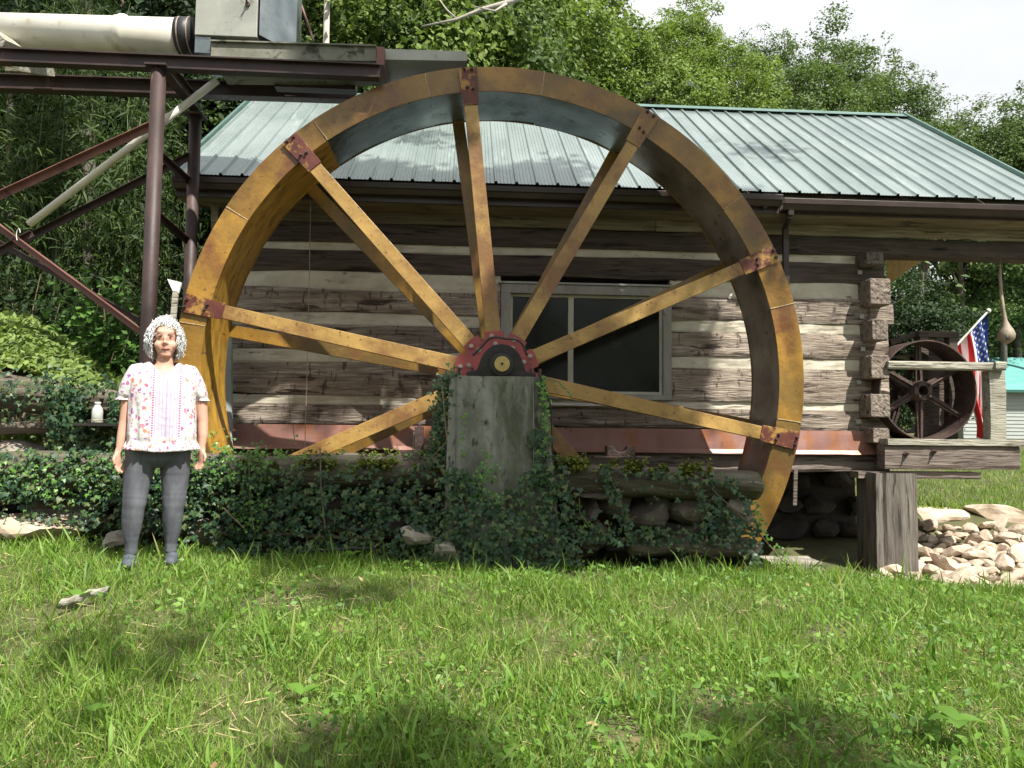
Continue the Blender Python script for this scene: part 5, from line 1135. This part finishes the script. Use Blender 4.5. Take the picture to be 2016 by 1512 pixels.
sets = [strip([(1066, 742), (1074, 790), (1075, 850), (1066, 900)], 170, 5, PV0-.03, (.018, .02)), strip([(1070, 742), (1100, 755), (1125, 775)], 22, 2, PV0-.06, (.015, .015)), strip([(910, 820), (918, 850), (906, 880), (912, 900)], 34, 4, PV0-.03, (.015, .018)),
        strip([(955, 900), (960, 940), (930, 960), (990, 990)], 110, 12, PV0-.1, (.02, .02)), strip([(500, 1000), (480, 1020), (510, 985)], 90, 16, GV-.2, (.02, .02)), strip([(1480, 985), (1500, 1040), (1545, 1100)], 60, 5, GV-.1, (.02, .018)), strip([(1135, 990), (1150, 1030), (1175, 1038)], 22, 3, GV-.12, (.016, .015)),
        strip([(1090, 905), (1130, 915)], 60, 7, GV+.1, (.02, .02)), strip([(-60, 930), (200, 945), (430, 915), (540, 905)], 620, 26, GV-.2, (.015, .03)), strip([(560, 900), (700, 905), (860, 895)], 90, 8, GV-.05, (.015, .02))]
V_, F_ = join(sets); stuffobj('young_ivy', V_, F_, m_ivyb, 'bright young ivy shoots on the pillar edges and wall', 'ivy', tuple(s2w((0, GV, .5))))
iv = Acc()
for poly, v in (([(1195, 925), (1215, 970), (1240, 1060)], GV-.08), ([(1355, 945), (1375, 980), (1392, 1060)], GV-.08), ([(1378, 940), (1430, 990), (1490, 1045), (1545, 1108)], GV-.12), ([(1140, 980), (1142, 1010), (1160, 1035), (1176, 1038)], GV-.12), ([(1070, 742), (1100, 752), (1125, 778), (1124, 786)], PV0-.06), ([(630, 880), (632, 960), (640, 1040)], GV-.2), ([(490, 900), (492, 990), (500, 1045)], GV-.2), ([(815, 850), (812, 900)], GV+.1), ([(870, 760), (880, 870), (850, 900), (900, 960), (930, 1040)], PV0-.12), ([(440, 1000), (480, 1040)], GV-.25)):
    iv.tube([S(x, y, v) for x, y in poly], .005, 5)
iv.v = [tuple(s2w(p)) for p in iv.v]; solo('ivy_stems', iv, m_stem, 'bare ivy vines and twigs trailing over the wall', 'vine stems', frame='w', kind='stuff')
# moss cushions and roots on the logs
n = 9000; px = np.concatenate([RNG.uniform(470, 870, n//2), RNG.uniform(1095, 1400, n//2)]); py = np.where(px < 900, RNG.normal(908, 10, n), np.interp(px, [1095, 1400], [912, 926])+RNG.normal(0, 7, n))
kk = pnoise(px, py, .05, 2) > -.05; px, py = px[kk], py[kk]; n = len(px)
P_ = site_pts(px, py, np.where(py > 905, GV-.05, GV+.15)+RNG.normal(0, .04, n))
nr = RNG.normal(0, .5, (n, 3)); nr[:, 2] += 1
V_, F_ = scatter(LEAF2[0], LEAF2[1], P_, nr, RNG.random(n)*6.3, .02+.02*RNG.random(n)); stuffobj('moss_cushions', V_, F_, m_moss, 'yellow-green moss cushions on top of the wall logs', 'moss', tuple(s2w((0, GV, 1))))

# ---- left bank
n = 9500; px = RNG.uniform(-120, 300, n); t = RNG.random(n); up_ = np.interp(px, [-120, 0, 60, 150, 230, 300], [590, 618, 625, 690, 745, 790]); py = up_+t*np.interp(px, [-120, 120, 300], [110, 90, 35]); dd = 8.0-t*1.15+RNG.normal(0, .09, n)
P_ = np.array([D(a, b, c) for a, b, c in zip(px, py, dd)]); nr = RNG.normal(0, .5, (n, 3)); nr[:, 2] += .8; nr[:, 1] -= .5
V_, F_ = scatter(LEAF[0], LEAF[1], P_, nr, RNG.random(n)*6.3, .05+.06*RNG.random(n)); stuffobj('bank_creepers', V_, F_, m_creep, 'sunlit creepers spilling over the bank at left', 'creepers', tuple(D(60, 720, 7.5)))
A = Acc(); 
def bankf(s, t):
    px = -400+760*s; u = np.interp(px, [-400, 0, 60, 150, 230, 360], [570, 628, 640, 705, 760, 850]); y = u+t*150; d = 8.6-t*1.6; p = D(px, y, d); return (p.x, p.y+.05*nz(s*9, t*5), p.z+.04*nz(s*14, t*6, 2))
A.grid(bankf, 40, 12); o = bpy.data.objects.new('earth_bank', mesh_from('earth_bank', A, [m_soil], (0, 0, 0), True)); COL.objects.link(o); props(o, kind='structure')
n = 1500; px = RNG.uniform(-60, 250, n); py = np.interp(px, [-60, 245], [745, 800])+RNG.normal(5, 26, n); kk = ((px > 90) | (RNG.random(n) < .25)) & ~((px > 172) & (px < 214) & (py > 778)); px, py = px[kk], py[kk]; n = len(px)
P_ = np.array([D(a, b, 6.42+RNG.normal(0, .05)) for a, b in zip(px, py)]); nr = RNG.normal(0, .5, (n, 3)); nr[:, 1] -= 1; nr[:, 2] += .6
s1 = scatter(IVY[0], IVY[1], P_, nr, PI+RNG.normal(0, .8, n), .03+.03*RNG.random(n))
n = 700; px = RNG.uniform(90, 250, n); py = RNG.uniform(790, 900, n); px = np.where((px > 168) & (px < 216) & (py < 838), px-70, px); P_ = np.array([D(a, b, 6.45+RNG.normal(0, .08)) for a, b in zip(px, py)]); nr = RNG.normal(0, .5, (n, 3)); nr[:, 1] -= 1
s2 = scatter(IVY[0], IVY[1], P_, nr, PI+RNG.normal(0, .8, n), .03+.03*RNG.random(n)); V_, F_ = join([s1, s2]); stuffobj('log_ivy', V_, F_, m_ivy, 'ivy hanging over the rotten log and round the bottle shelf', 'ivy', tuple(D(150, 850, 6.4)))
n = 2600; px = RNG.uniform(-60, 420, n); py = RNG.uniform(845, 915, n); P_ = np.array([D(a, b, 7.1+RNG.uniform(-.3, .5)) for a, b in zip(px, py)]); nr = RNG.normal(0, .6, (n, 3)); nr[:, 1] -= .6; nr[:, 2] += .5
V_, F_ = scatter(LEAF[0], LEAF[1], P_, nr, RNG.random(n)*6.3, .04+.05*RNG.random(n)); stuffobj('undergrowth', V_, F_, m_creep, 'bright low undergrowth in the gap beneath the bank log', 'undergrowth', tuple(D(150, 900, 7)))

def shrub(lab, pts, n, d, sz, mt, spread, cat='shrub', name='leafy_shrub'):
    c = np.mean(pts, 0); b = D(c[0], max(p[1] for p in pts)+30, d); b.z = min(b.z, gh(b.x, b.y)+.3); t = thing(name, lab, cat, tuple(b), 'w')
    A = Acc()
    for p in pts: e = D(p[0], p[1], d+random.uniform(-.2, .2)); A.tube([b, (b+e)/2+Vector((random.uniform(-.08, .08), 0, .08)), e], [.014, .009, .004], 6)
    part('stem', A, m_stem, t); P0 = np.array([D(p[0], p[1], d) for p in pts]); i = RNG.integers(0, len(pts), n)
    f = RNG.random(n)[:, None]**.5; P_ = P0[i]*f+np.array(b)*(1-f)+RNG.normal(0, spread, (n, 3)); nr = RNG.normal(0, .5, (n, 3)); nr[:, 2] += .8; nr[:, 1] -= .5
    V_, F_ = scatter(LEAF[0], LEAF[1], P_, nr, RNG.random(n)*6.3, sz*(.7+.6*RNG.random(n))); o = bpy.data.objects.new('foliage', npmesh('foliage', V_-np.array(b), F_, mt)); COL.objects.link(o); o.parent = t
shrub('round-leaved shrub growing between the bank and the front trestle column', [(150, 575), (200, 560), (250, 580), (180, 640), (260, 640), (225, 690), (140, 620), (270, 700)], 2300, 8.1, .085, m_lf_shr, .17)
shrub('dark shrub behind the bank at the far left', [(20, 560), (80, 540), (120, 590), (-40, 580)], 900, 9.2, .09, m_lf_dark, .25)
shrub('low leafy shrub beside the rear trestle column', [(330, 560), (350, 600), (320, 640), (360, 520)], 700, 8.9, .08, m_lf_dark, .2)

# ---- trees
def crownmesh(name, seed, mt, r=1., hz=1.25, nl=32000, sz=.042, clump=300, cs=.14, tmpl=LEAF2):
    rg = np.random.default_rng(seed); dirs = rg.normal(0, 1, (clump, 3)); dirs /= np.linalg.norm(dirs, axis=1, keepdims=True)
    lob = 1+.30*np.sin(dirs[:, 0]*3.1+seed)*np.cos(dirs[:, 2]*3.7+seed*2)+.22*np.sin(dirs[:, 1]*6+dirs[:, 0]*5+seed); rad = lob*(.30+.74*rg.random(clump)**.42)
    c = dirs*rad[:, None]*np.array([1, 1, hz])*r; i = rg.integers(0, clump, nl); wz = cs*(.6+.8*rg.random(clump))
    off = rg.normal(0, 1, (nl, 3)); off *= (rg.random((nl, 1))**.4)/np.linalg.norm(off, axis=1, keepdims=True)
    P_ = c[i]+off*wz[i][:, None]*r*np.array([1.15, 1.15, .7])*1.5; nr = off*.6+dirs[i]*.4+rg.normal(0, .5, (nl, 3)); nr[:, 2] += .55
    q = np.sqrt(P_[:, 0]**2+P_[:, 1]**2+(P_[:, 2]/hz)**2); P_ /= np.percentile(q, 90); q = q/np.percentile(q, 90); ok = q < 1.07+.06*rg.random(nl); P_ = P_[ok]; nr = nr[ok]; c = c/np.percentile(np.linalg.norm(c, axis=1), 90); nl = len(P_)
    V_, F_ = scatter(tmpl[0], tmpl[1], P_, nr, rg.random(nl)*6.3, sz*r*(.6+.8*rg.random(nl))); return npmesh(name, V_, F_, mt), c, float(np.percentile(V_[:, 2], 99.3))
CR = {}
for key, mt, seed, kw in (('oak', m_lf_oak, 1, {}), ('oak2', m_lf_oak, 2, {'hz': 1.4}), ('lite', m_lf_lite, 3, {'sz': .046}), ('lite2', m_lf_lite, 4, {'sz': .046, 'hz': 1.1}), ('dark', m_lf_dark, 5, {'hz': 1.3}), ('hem', m_lf_hem, 6, {'hz': 1.5, 'sz': .028, 'nl': 30000})):
    CR[key] = crownmesh('crown', seed, mt, **kw)
TRK = {}
def tree(lab, px, ty, d, r, key, bark=None, group=None, rot=None, name='leafy_tree'):
    me, c, hz = CR[key]; r *= 1.12; top = D(px, ty, d); cen = Vector((top.x, d, top.z-hz*r)); g = gh(top.x, d); t = thing(name, lab, 'tree', (top.x, d, g), 'w', group)
    o = bpy.data.objects.new('crown', me); COL.objects.link(o); o.parent = t; o.location = cen-Vector((top.x, d, g)); o.scale = (r, r, r); rz = random.uniform(0, 6.3) if rot is None else rot; o.rotation_euler = (0, 0, rz)
    A = Acc(); b = Vector((top.x, d, g-.3)); tr = .05*r+.04; A.tube([b, b+(cen-b)*.5+Vector((.1*r*random.uniform(-1, 1), 0, 0)), cen, cen+Vector((0, 0, r*.8))], [tr, tr*.75, tr*.5, tr*.12], 10)
    cz, sz_ = math.cos(rz), math.sin(rz)
    for q in c[::11]:
        e = cen+Vector((q[0]*cz-q[1]*sz_, q[0]*sz_+q[1]*cz, q[2]))*r; s = b+(cen-b)*random.uniform(.55, 1); A.tube([s, (s+e)/2+Vector((0, 0, .08*r)), e], [tr*.35, tr*.2, tr*.05], 5)
    part('trunk', A, bark or m_bark, t, smooth=True); return t
TL = [
 ('pale green walnut tree above the left part of the roof ridge', 1345, 8, 22, 1.25, 'lite'), ('lighter leafy tree just right of the wheel top', 1175, -30, 20, 1.6, 'lite2'),
 ('dark oak with the tallest crown against the sky', 1640, 52, 27, 2.0, 'oak2'), ('oak crown left of the tallest one', 1500, 80, 26, 1.5, 'oak'), ('oak right of the tallest one sloping down to the roof edge', 1755, 150, 27, 1.6, 'oak'),
 ('walnut tree low behind the middle of the ridge', 1425, 115, 21, 1.6, 'lite2'), ('oak low behind the right end of the ridge', 1710, 190, 24, 2.0, 'oak2'), ('oak low between the two tallest crowns', 1570, 130, 23, 1.9, 'oak'), ('walnut low beside the rim of the wheel', 1290, 70, 20, 1.6, 'lite2'),
 ('oak filling the gap right above the end of the ridge cap', 1810, 215, 27, 1.7, 'oak2'),
 ('distant oak at the dip of the skyline', 1880, 232, 34, 2.4, 'oak'), ('distant broad oak near the right edge', 1960, 215, 35, 2.6, 'oak2'), ('distant oak cut by the right edge of the photo', 2060, 185, 33, 2.8, 'oak'),
 ('lower distant oak under the skyline dip', 1880, 330, 36, 3.2, 'oak2'), ('lower distant oak at the right edge above the porch', 1995, 310, 37, 3.4, 'oak'),
 ('olive hemlock seen under the porch beam', 1830, 560, 40, 3.8, 'hem'), ('second olive hemlock behind the hanging gourd', 1945, 545, 41, 4.2, 'hem'), ('hemlock at the right edge of the photo behind the gourd', 2085, 560, 42, 4, 'hem'), ('dark tree just beyond the log ends', 1760, 520, 19, 1.7, 'dark'),
 ('leafy tree above the top of the wheel', 1020, -120, 18, 2.3, 'lite'), ('tree behind the spout and dead branch', 930, -110, 17, 2.8, 'oak'), ('bright tree above the flume spout', 800, -140, 16, 2.7, 'lite2'), ('tree behind the flared metal box', 680, -130, 15.5, 2.5, 'oak2'),
 ('tree above the middle of the ridge seen through the gap', 1110, 70, 23, 2.6, 'oak'), ('tree low behind the wheel rim top', 960, 60, 22, 2.8, 'lite'),
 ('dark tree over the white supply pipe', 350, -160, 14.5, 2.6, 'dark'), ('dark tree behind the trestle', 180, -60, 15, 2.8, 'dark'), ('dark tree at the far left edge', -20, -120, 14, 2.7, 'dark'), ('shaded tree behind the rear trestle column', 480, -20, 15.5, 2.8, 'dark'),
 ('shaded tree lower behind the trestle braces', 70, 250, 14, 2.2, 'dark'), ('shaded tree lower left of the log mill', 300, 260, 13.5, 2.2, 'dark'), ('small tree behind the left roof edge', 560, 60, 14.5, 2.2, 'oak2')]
for a in TL: tree(*a)
def bamboo(lab, px, tys, d, n, seed, mt=m_lf_bam, w=110):
    rnd = random.Random(seed); b0 = D(px, 620, d); b0.z = gh(b0.x, b0.y)-.1; t = thing('bamboo_clump', lab, 'bamboo', tuple(b0), 'w'); Ls = []
    for k in range(5):
        b = b0+Vector((rnd.uniform(-.5, .5), rnd.uniform(-.3, .3), 0)); e = D(px+rnd.uniform(-w, w), tys+rnd.uniform(-30, 120), d+rnd.uniform(-1.2, .6)); m = (b+e)/2+Vector(((b.x-e.x)*.25, 0, .5))
        pts = []
        for i in range(10): s = i/9; pts.append(b*(1-s)**2+m*2*s*(1-s)+e*s*s)
        A = Acc(); A.tube(pts, [.015*(1-.8*i/9) for i in range(10)], 7); part('culm', A, m_cane, t, smooth=True)
        for q in range(n//2):
            s = .25+.75*rnd.random()**.8; c = b*(1-s)**2+m*2*s*(1-s)+e*s*s; spray = c+Vector((rnd.gauss(0, .22), rnd.gauss(0, .22), rnd.gauss(-.1, .16)))
            for _ in range(13): Ls.append((spray.x+rnd.gauss(0, .07), spray.y+rnd.gauss(0, .07), spray.z+rnd.gauss(0, .05)))
    P_ = np.array(Ls); k = len(P_); ang = RNG.random(k)*6.3; nr = np.stack([np.cos(ang), np.sin(ang), RNG.normal(.6, .3, k)], 1)
    V_, F_ = scatter(BLADE[0], BLADE[1], P_, nr, PI+RNG.normal(0, .9, k), .11+.11*RNG.random(k)); o = bpy.data.objects.new('foliage', npmesh('foliage', V_-np.array(b0), F_, mt)); COL.objects.link(o); o.parent = t
bamboo('bamboo arching above the white pipe at far left', 60, -60, 10.2, 120, 1); bamboo('bamboo behind the sloping white drain pipe', 190, 120, 10.6, 80, 2); bamboo('bamboo between the two trestle columns', 340, 60, 11, 80, 3)
bamboo('bamboo left of the roof corner', 300, 240, 10, 70, 4); bamboo('bamboo hanging at the far left edge', -30, 180, 9.6, 70, 5); bamboo('bamboo beyond the upper left roof edge', 500, -30, 12.5, 70, 6); bamboo('bamboo clump high behind the supply pipe', 150, -90, 11.5, 80, 7)
for lab, px, y0, y1, d, r, mt in (('straight dark tree trunk in the left forest', 183, 620, -60, 11.5, .12, m_bark), ('thin dark trunk left of the straight one', 118, 620, 200, 12.5, .09, m_bark), ('pale smooth trunk behind the flared metal box', 645, 200, -60, 13, .08, m_barkp), ('slim dark trunk at the far left', 30, 620, 60, 12, .07, m_bark)):
    A = Acc(); a = D(px, y0, d); e = D(px+random.uniform(-12, 12), y1, d); a.z = gh(a.x, a.y)-.2; A.tube([a, a+(e-a)*.35+Vector((.05, 0, 0)), a+(e-a)*.7, e], [r, r*.9, r*.75, r*.6], 14)
    t = thing('bare_tree_trunk', lab, 'tree', tuple(a), 'w'); part('trunk', A, mt, t, smooth=True)
    A = Acc()
    for q in range(5): s = a+(e-a)*random.uniform(.4, .95); A.tube([s, s+Vector((random.uniform(-.5, .5), random.uniform(-.2, .2), random.uniform(.1, .5)))], [.02, .006], 6)
    part('branch', A, mt, t)
A = Acc(); p = [D(1045, -12, 12), D(1000, 5, 12), D(950, 18, 12), D(900, 38, 12), D(830, 52, 12)]; A.tube(p, [.05, .045, .035, .025, .012], 8); A.tube([p[1], D(975, 22, 11.9), D(930, 12, 11.9)], [.03, .018, .008], 6); A.tube([p[3], D(880, 20, 12), D(862, -5, 12)], [.02, .014, .008], 6)
A.tube([p[0], D(1150, -120, 12.3), D(1200, -400, 12.5)], [.05, .08, .1], 8); solo('dead_branch', A, m_barkp, 'bare pale dead branch hanging above the wheel at the top edge', 'branch', frame='w', smooth=True)
# far forest masses
def mass(name, lab, n, xr, yr, zr, mt, sz, per=34, seed=0, cs=.55):
    rg = np.random.default_rng(seed); x = rg.uniform(*xr, n); y = rg.uniform(*yr, n); z = np.array([gh(a, b) for a, b in zip(x, y)])+rg.uniform(*zr, n)
    c = np.stack([x, y, z], 1); i = np.repeat(np.arange(n), per); off = rg.normal(0, cs, (n*per, 3)); nr = off*.4+rg.normal(0, .5, off.shape); nr[:, 2] += .6; nr[:, 1] -= .3
    V_, F_ = scatter(LEAF2[0], LEAF2[1], c[i]+off, nr, rg.random(n*per)*6.3, sz*(.6+.8*rg.random(n*per))); stuffobj(name, V_, F_, mt, lab, 'forest', (float(np.mean(xr)), yr[0], 2))
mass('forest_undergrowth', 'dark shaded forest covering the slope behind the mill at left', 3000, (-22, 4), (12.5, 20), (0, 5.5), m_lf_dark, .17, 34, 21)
mass('hillside_forest', 'dense green forest filling the hillside beyond the roof', 2300, (-22, 13), (24, 34), (-.5, 7), m_lf_oak, .26, 30, 22, .8)
mass('far_treeline', 'far low greenery beyond the lawn at the right', 1500, (12, 52), (37, 48), (0, 5.2), m_lf_oak, .3, 30, 23, .9)
mass('woods_behind', 'woods on the near side of the valley behind the camera', 900, (-26, 26), (-26, -15), (0, 9), m_lf_oak, .38, 26, 24, .9)
# far lawn grass
n = 42000; yy_ = 10+(RNG.random(n)**1.6)*14; xx_ = 3.5+RNG.random(n)*14; z = np.array([gh(a, b) for a, b in zip(xx_, yy_)]); ang = RNG.random(n)*6.3
V_, F_ = scatter([(-.06, 0, 0), (.06, 0, 0), (0, 1, -.1)], [(0, 1, 2)], np.stack([xx_, yy_, z], 1), np.stack([np.cos(ang), np.sin(ang), RNG.normal(.3, .3, n)], 1), RNG.normal(0, .4, n), .07+.06*RNG.random(n)); stuffobj('far_lawn_grass', V_, F_, m_grass, 'short mown grass of the sunny lawn beyond the rubble', 'grass', (9, 12, .6))

# ------------------------------------------------------------------ unseen trees behind the camera, leaf clumps placed to cast the wanted dapples
bpy.context.view_layer.update(); dg = bpy.context.evaluated_depsgraph_get()
def inp(x, y, poly):
    r = False; j = len(poly)-1
    for i in range(len(poly)):
        xi, yi = poly[i]; xj, yj = poly[j]
        if (yi > y) != (yj > y) and x < (xj-xi)*(y-yi)/(yj-yi)+xi: r = not r
        j = i
    return r
LIT = [[(222, 605), (425, 605), (430, 1105), (222, 1105)], [(1395, 572), (1480, 560), (1765, 520), (2300, 420), (2300, 1345), (1500, 1325), (1080, 1190), (900, 1125), (1300, 1128), (1700, 1180), (1760, 940), (1430, 935)],
       [(385, 620), (455, 620), (455, 915), (385, 915)], [(700, 800), (880, 740), (880, 790), (690, 900), (640, 900)], [(-200, 590), (60, 590), (250, 720), (260, 800), (-200, 760)], [(-100, 850), (120, 850), (120, 905), (-100, 905)], [(-100, 1015), (140, 1015), (140, 1070), (-100, 1070)],
       [(540, 1240), (620, 1222), (720, 1240), (730, 1280), (640, 1305), (550, 1290)], [(1120, 1400), (1200, 1370), (1330, 1390), (1340, 1440), (1200, 1460)], [(0, 20), (350, 30), (350, 60), (0, 55)], [(510, 0), (560, 0), (560, 80), (510, 80)],
       [(560, 640), (720, 680), (880, 700), (880, 730), (560, 690)], [(1250, -50), (2100, -50), (2100, 210), (1250, 200)], [(600, -50), (1250, -50), (1250, 160), (1000, 110), (600, 60)], [(450, 205), (560, 205), (420, 340), (340, 345)], [(1550, 215), (1790, 222), (2016, 350), (1850, 380)], [(1660, 1060), (2300, 1060), (2300, 1180), (1660, 1180)], [(100, 550), (280, 550), (280, 720), (100, 720)]]
def lit(x, y, w):
    for q in LIT:
        if inp(x, y, q): return True
    n_ = nz(w[0]*1.3, w[1]*1.3, w[2]*1.3)
    if y > 1105: return nz(w[0]*3.4, w[1]*3.4, 5)+.5*nz(w[0]*1.2, w[1]*1.2, 9) > (.04 if (y > 1320 or x < 850) else -.2)
    if 200 < y < 400 and x > 340 and w[1] > 7.4: return nz(w[0]*1.1, w[1]*1.6, 2) > -.16       # roof
    if x < 480 and y > 880: return n_ > .1
    return False
rnd = random.Random(3); cl = []; tries = 0
while len(cl) < 1900 and tries < 19000:
    tries += 1; px, py = rnd.uniform(-150, 2050), rnd.uniform(60, 1560)
    d = ray(px, py).normalized(); hit, loc, *_ = scene.ray_cast(dg, CP, d)
    if not hit or loc.y > 20 or loc.z > 11: continue
    if lit(px, py, loc): continue
    if py > 1105 and rnd.random() < .88: continue
    h = max(rnd.uniform(10.5, 15), loc.z+5.5); p = loc+SUN*((h-loc.z)/SUN.z)
    if p.y > 0 and (h-2.0)/p.y < .68: continue
    bad = 0
    for ox, oy in ((0, 0), (.28, 0), (-.28, 0), (0, .28), (0, -.28)):
        q = p+Vector((ox, oy, 0)); hit, l2, *_ = scene.ray_cast(dg, q, -SUN)
        if hit:
            w = pix(l2)
            if w and -300 < w[0] < 2300 and lit(w[0], w[1], l2): bad += 1
    if bad > 0: continue
    cl.append(p)
W_ = []
for _ in range(7000):
    q = LIT[1] if rnd.random() < .3 else (LIT[13] if rnd.random() < .1 else rnd.choice(LIT)); bx = [a for a, _b in q]; by = [b for _a, b in q]; px, py = rnd.uniform(min(bx), max(bx)), rnd.uniform(min(by), max(by))
    if not inp(px, py, q): continue
    hit, loc, *_ = scene.ray_cast(dg, CP, ray(px, py).normalized())
    if hit and loc.y < 40: W_.append(tuple(loc))
W_ = np.array(W_); sn = np.array(SUN); keep_ = []
for p in cl:
    d_ = np.array(p)-W_; a_ = d_@sn; dist = np.linalg.norm(d_-a_[:, None]*sn, axis=1)
    if dist.min() > .36: keep_.append(p)
print('canopy clusters', len(cl), '->', len(keep_), tries); cl = keep_
TR = [(Vector((13.5, -3.0, 0)), 'unseen tall broadleaf tree right of the camera, crown shaped to shade the wheel'), (Vector((-6.0, -4.5, 0)), 'unseen tall broadleaf tree left of the camera, crown shaped to shade the ivy wall'), (Vector((3.0, -9.5, 0)), 'unseen tall broadleaf tree behind the camera, crown shaped to shade the foreground')]
cen = [Vector((6, 2, 12)), Vector((-1, 1, 12)), Vector((3, -3, 12))]
grp = [[], [], []]
for p in cl: grp[min(range(3), key=lambda i: (p-cen[i]).length)].append(p)
for (b, lab), g_ in zip(TR, grp):
    b.z = gh(b.x, b.y)-.2; t = thing('shade_tree', lab, 'tree', tuple(b), 'w'); c = sum(g_, Vector())/max(1, len(g_)); crotch = b+Vector((0, 0, 6.5)); A = Acc(); A.tube([b, b+Vector((.1, 0, 3)), crotch, crotch+(c-crotch)*.4+Vector((0, 0, 1.5))], [.32, .26, .2, .12], 12)
    for p in g_[::130]: A.tube([crotch+(c-crotch)*.3+Vector((0, 0, 1.2)), (crotch+p)/2+Vector((0, 0, 2)), p], [.06, .035, .012], 5)
    part('trunk', A, m_bark, t); P0 = np.array([tuple(p) for p in g_]); per = 46; i = np.repeat(np.arange(len(P0)), per); off = RNG.normal(0, .17, (len(i), 3)); nr = RNG.normal(0, .5, off.shape); nr[:, 2] += 1
    V_, F_ = scatter(LEAF2[0], LEAF2[1], P0[i]+off, nr, RNG.random(len(i))*6.3, .13+.08*RNG.random(len(i))); o = bpy.data.objects.new('crown', npmesh('crown', V_-np.array(b), F_, m_lf_oak)); COL.objects.link(o); o.parent = t
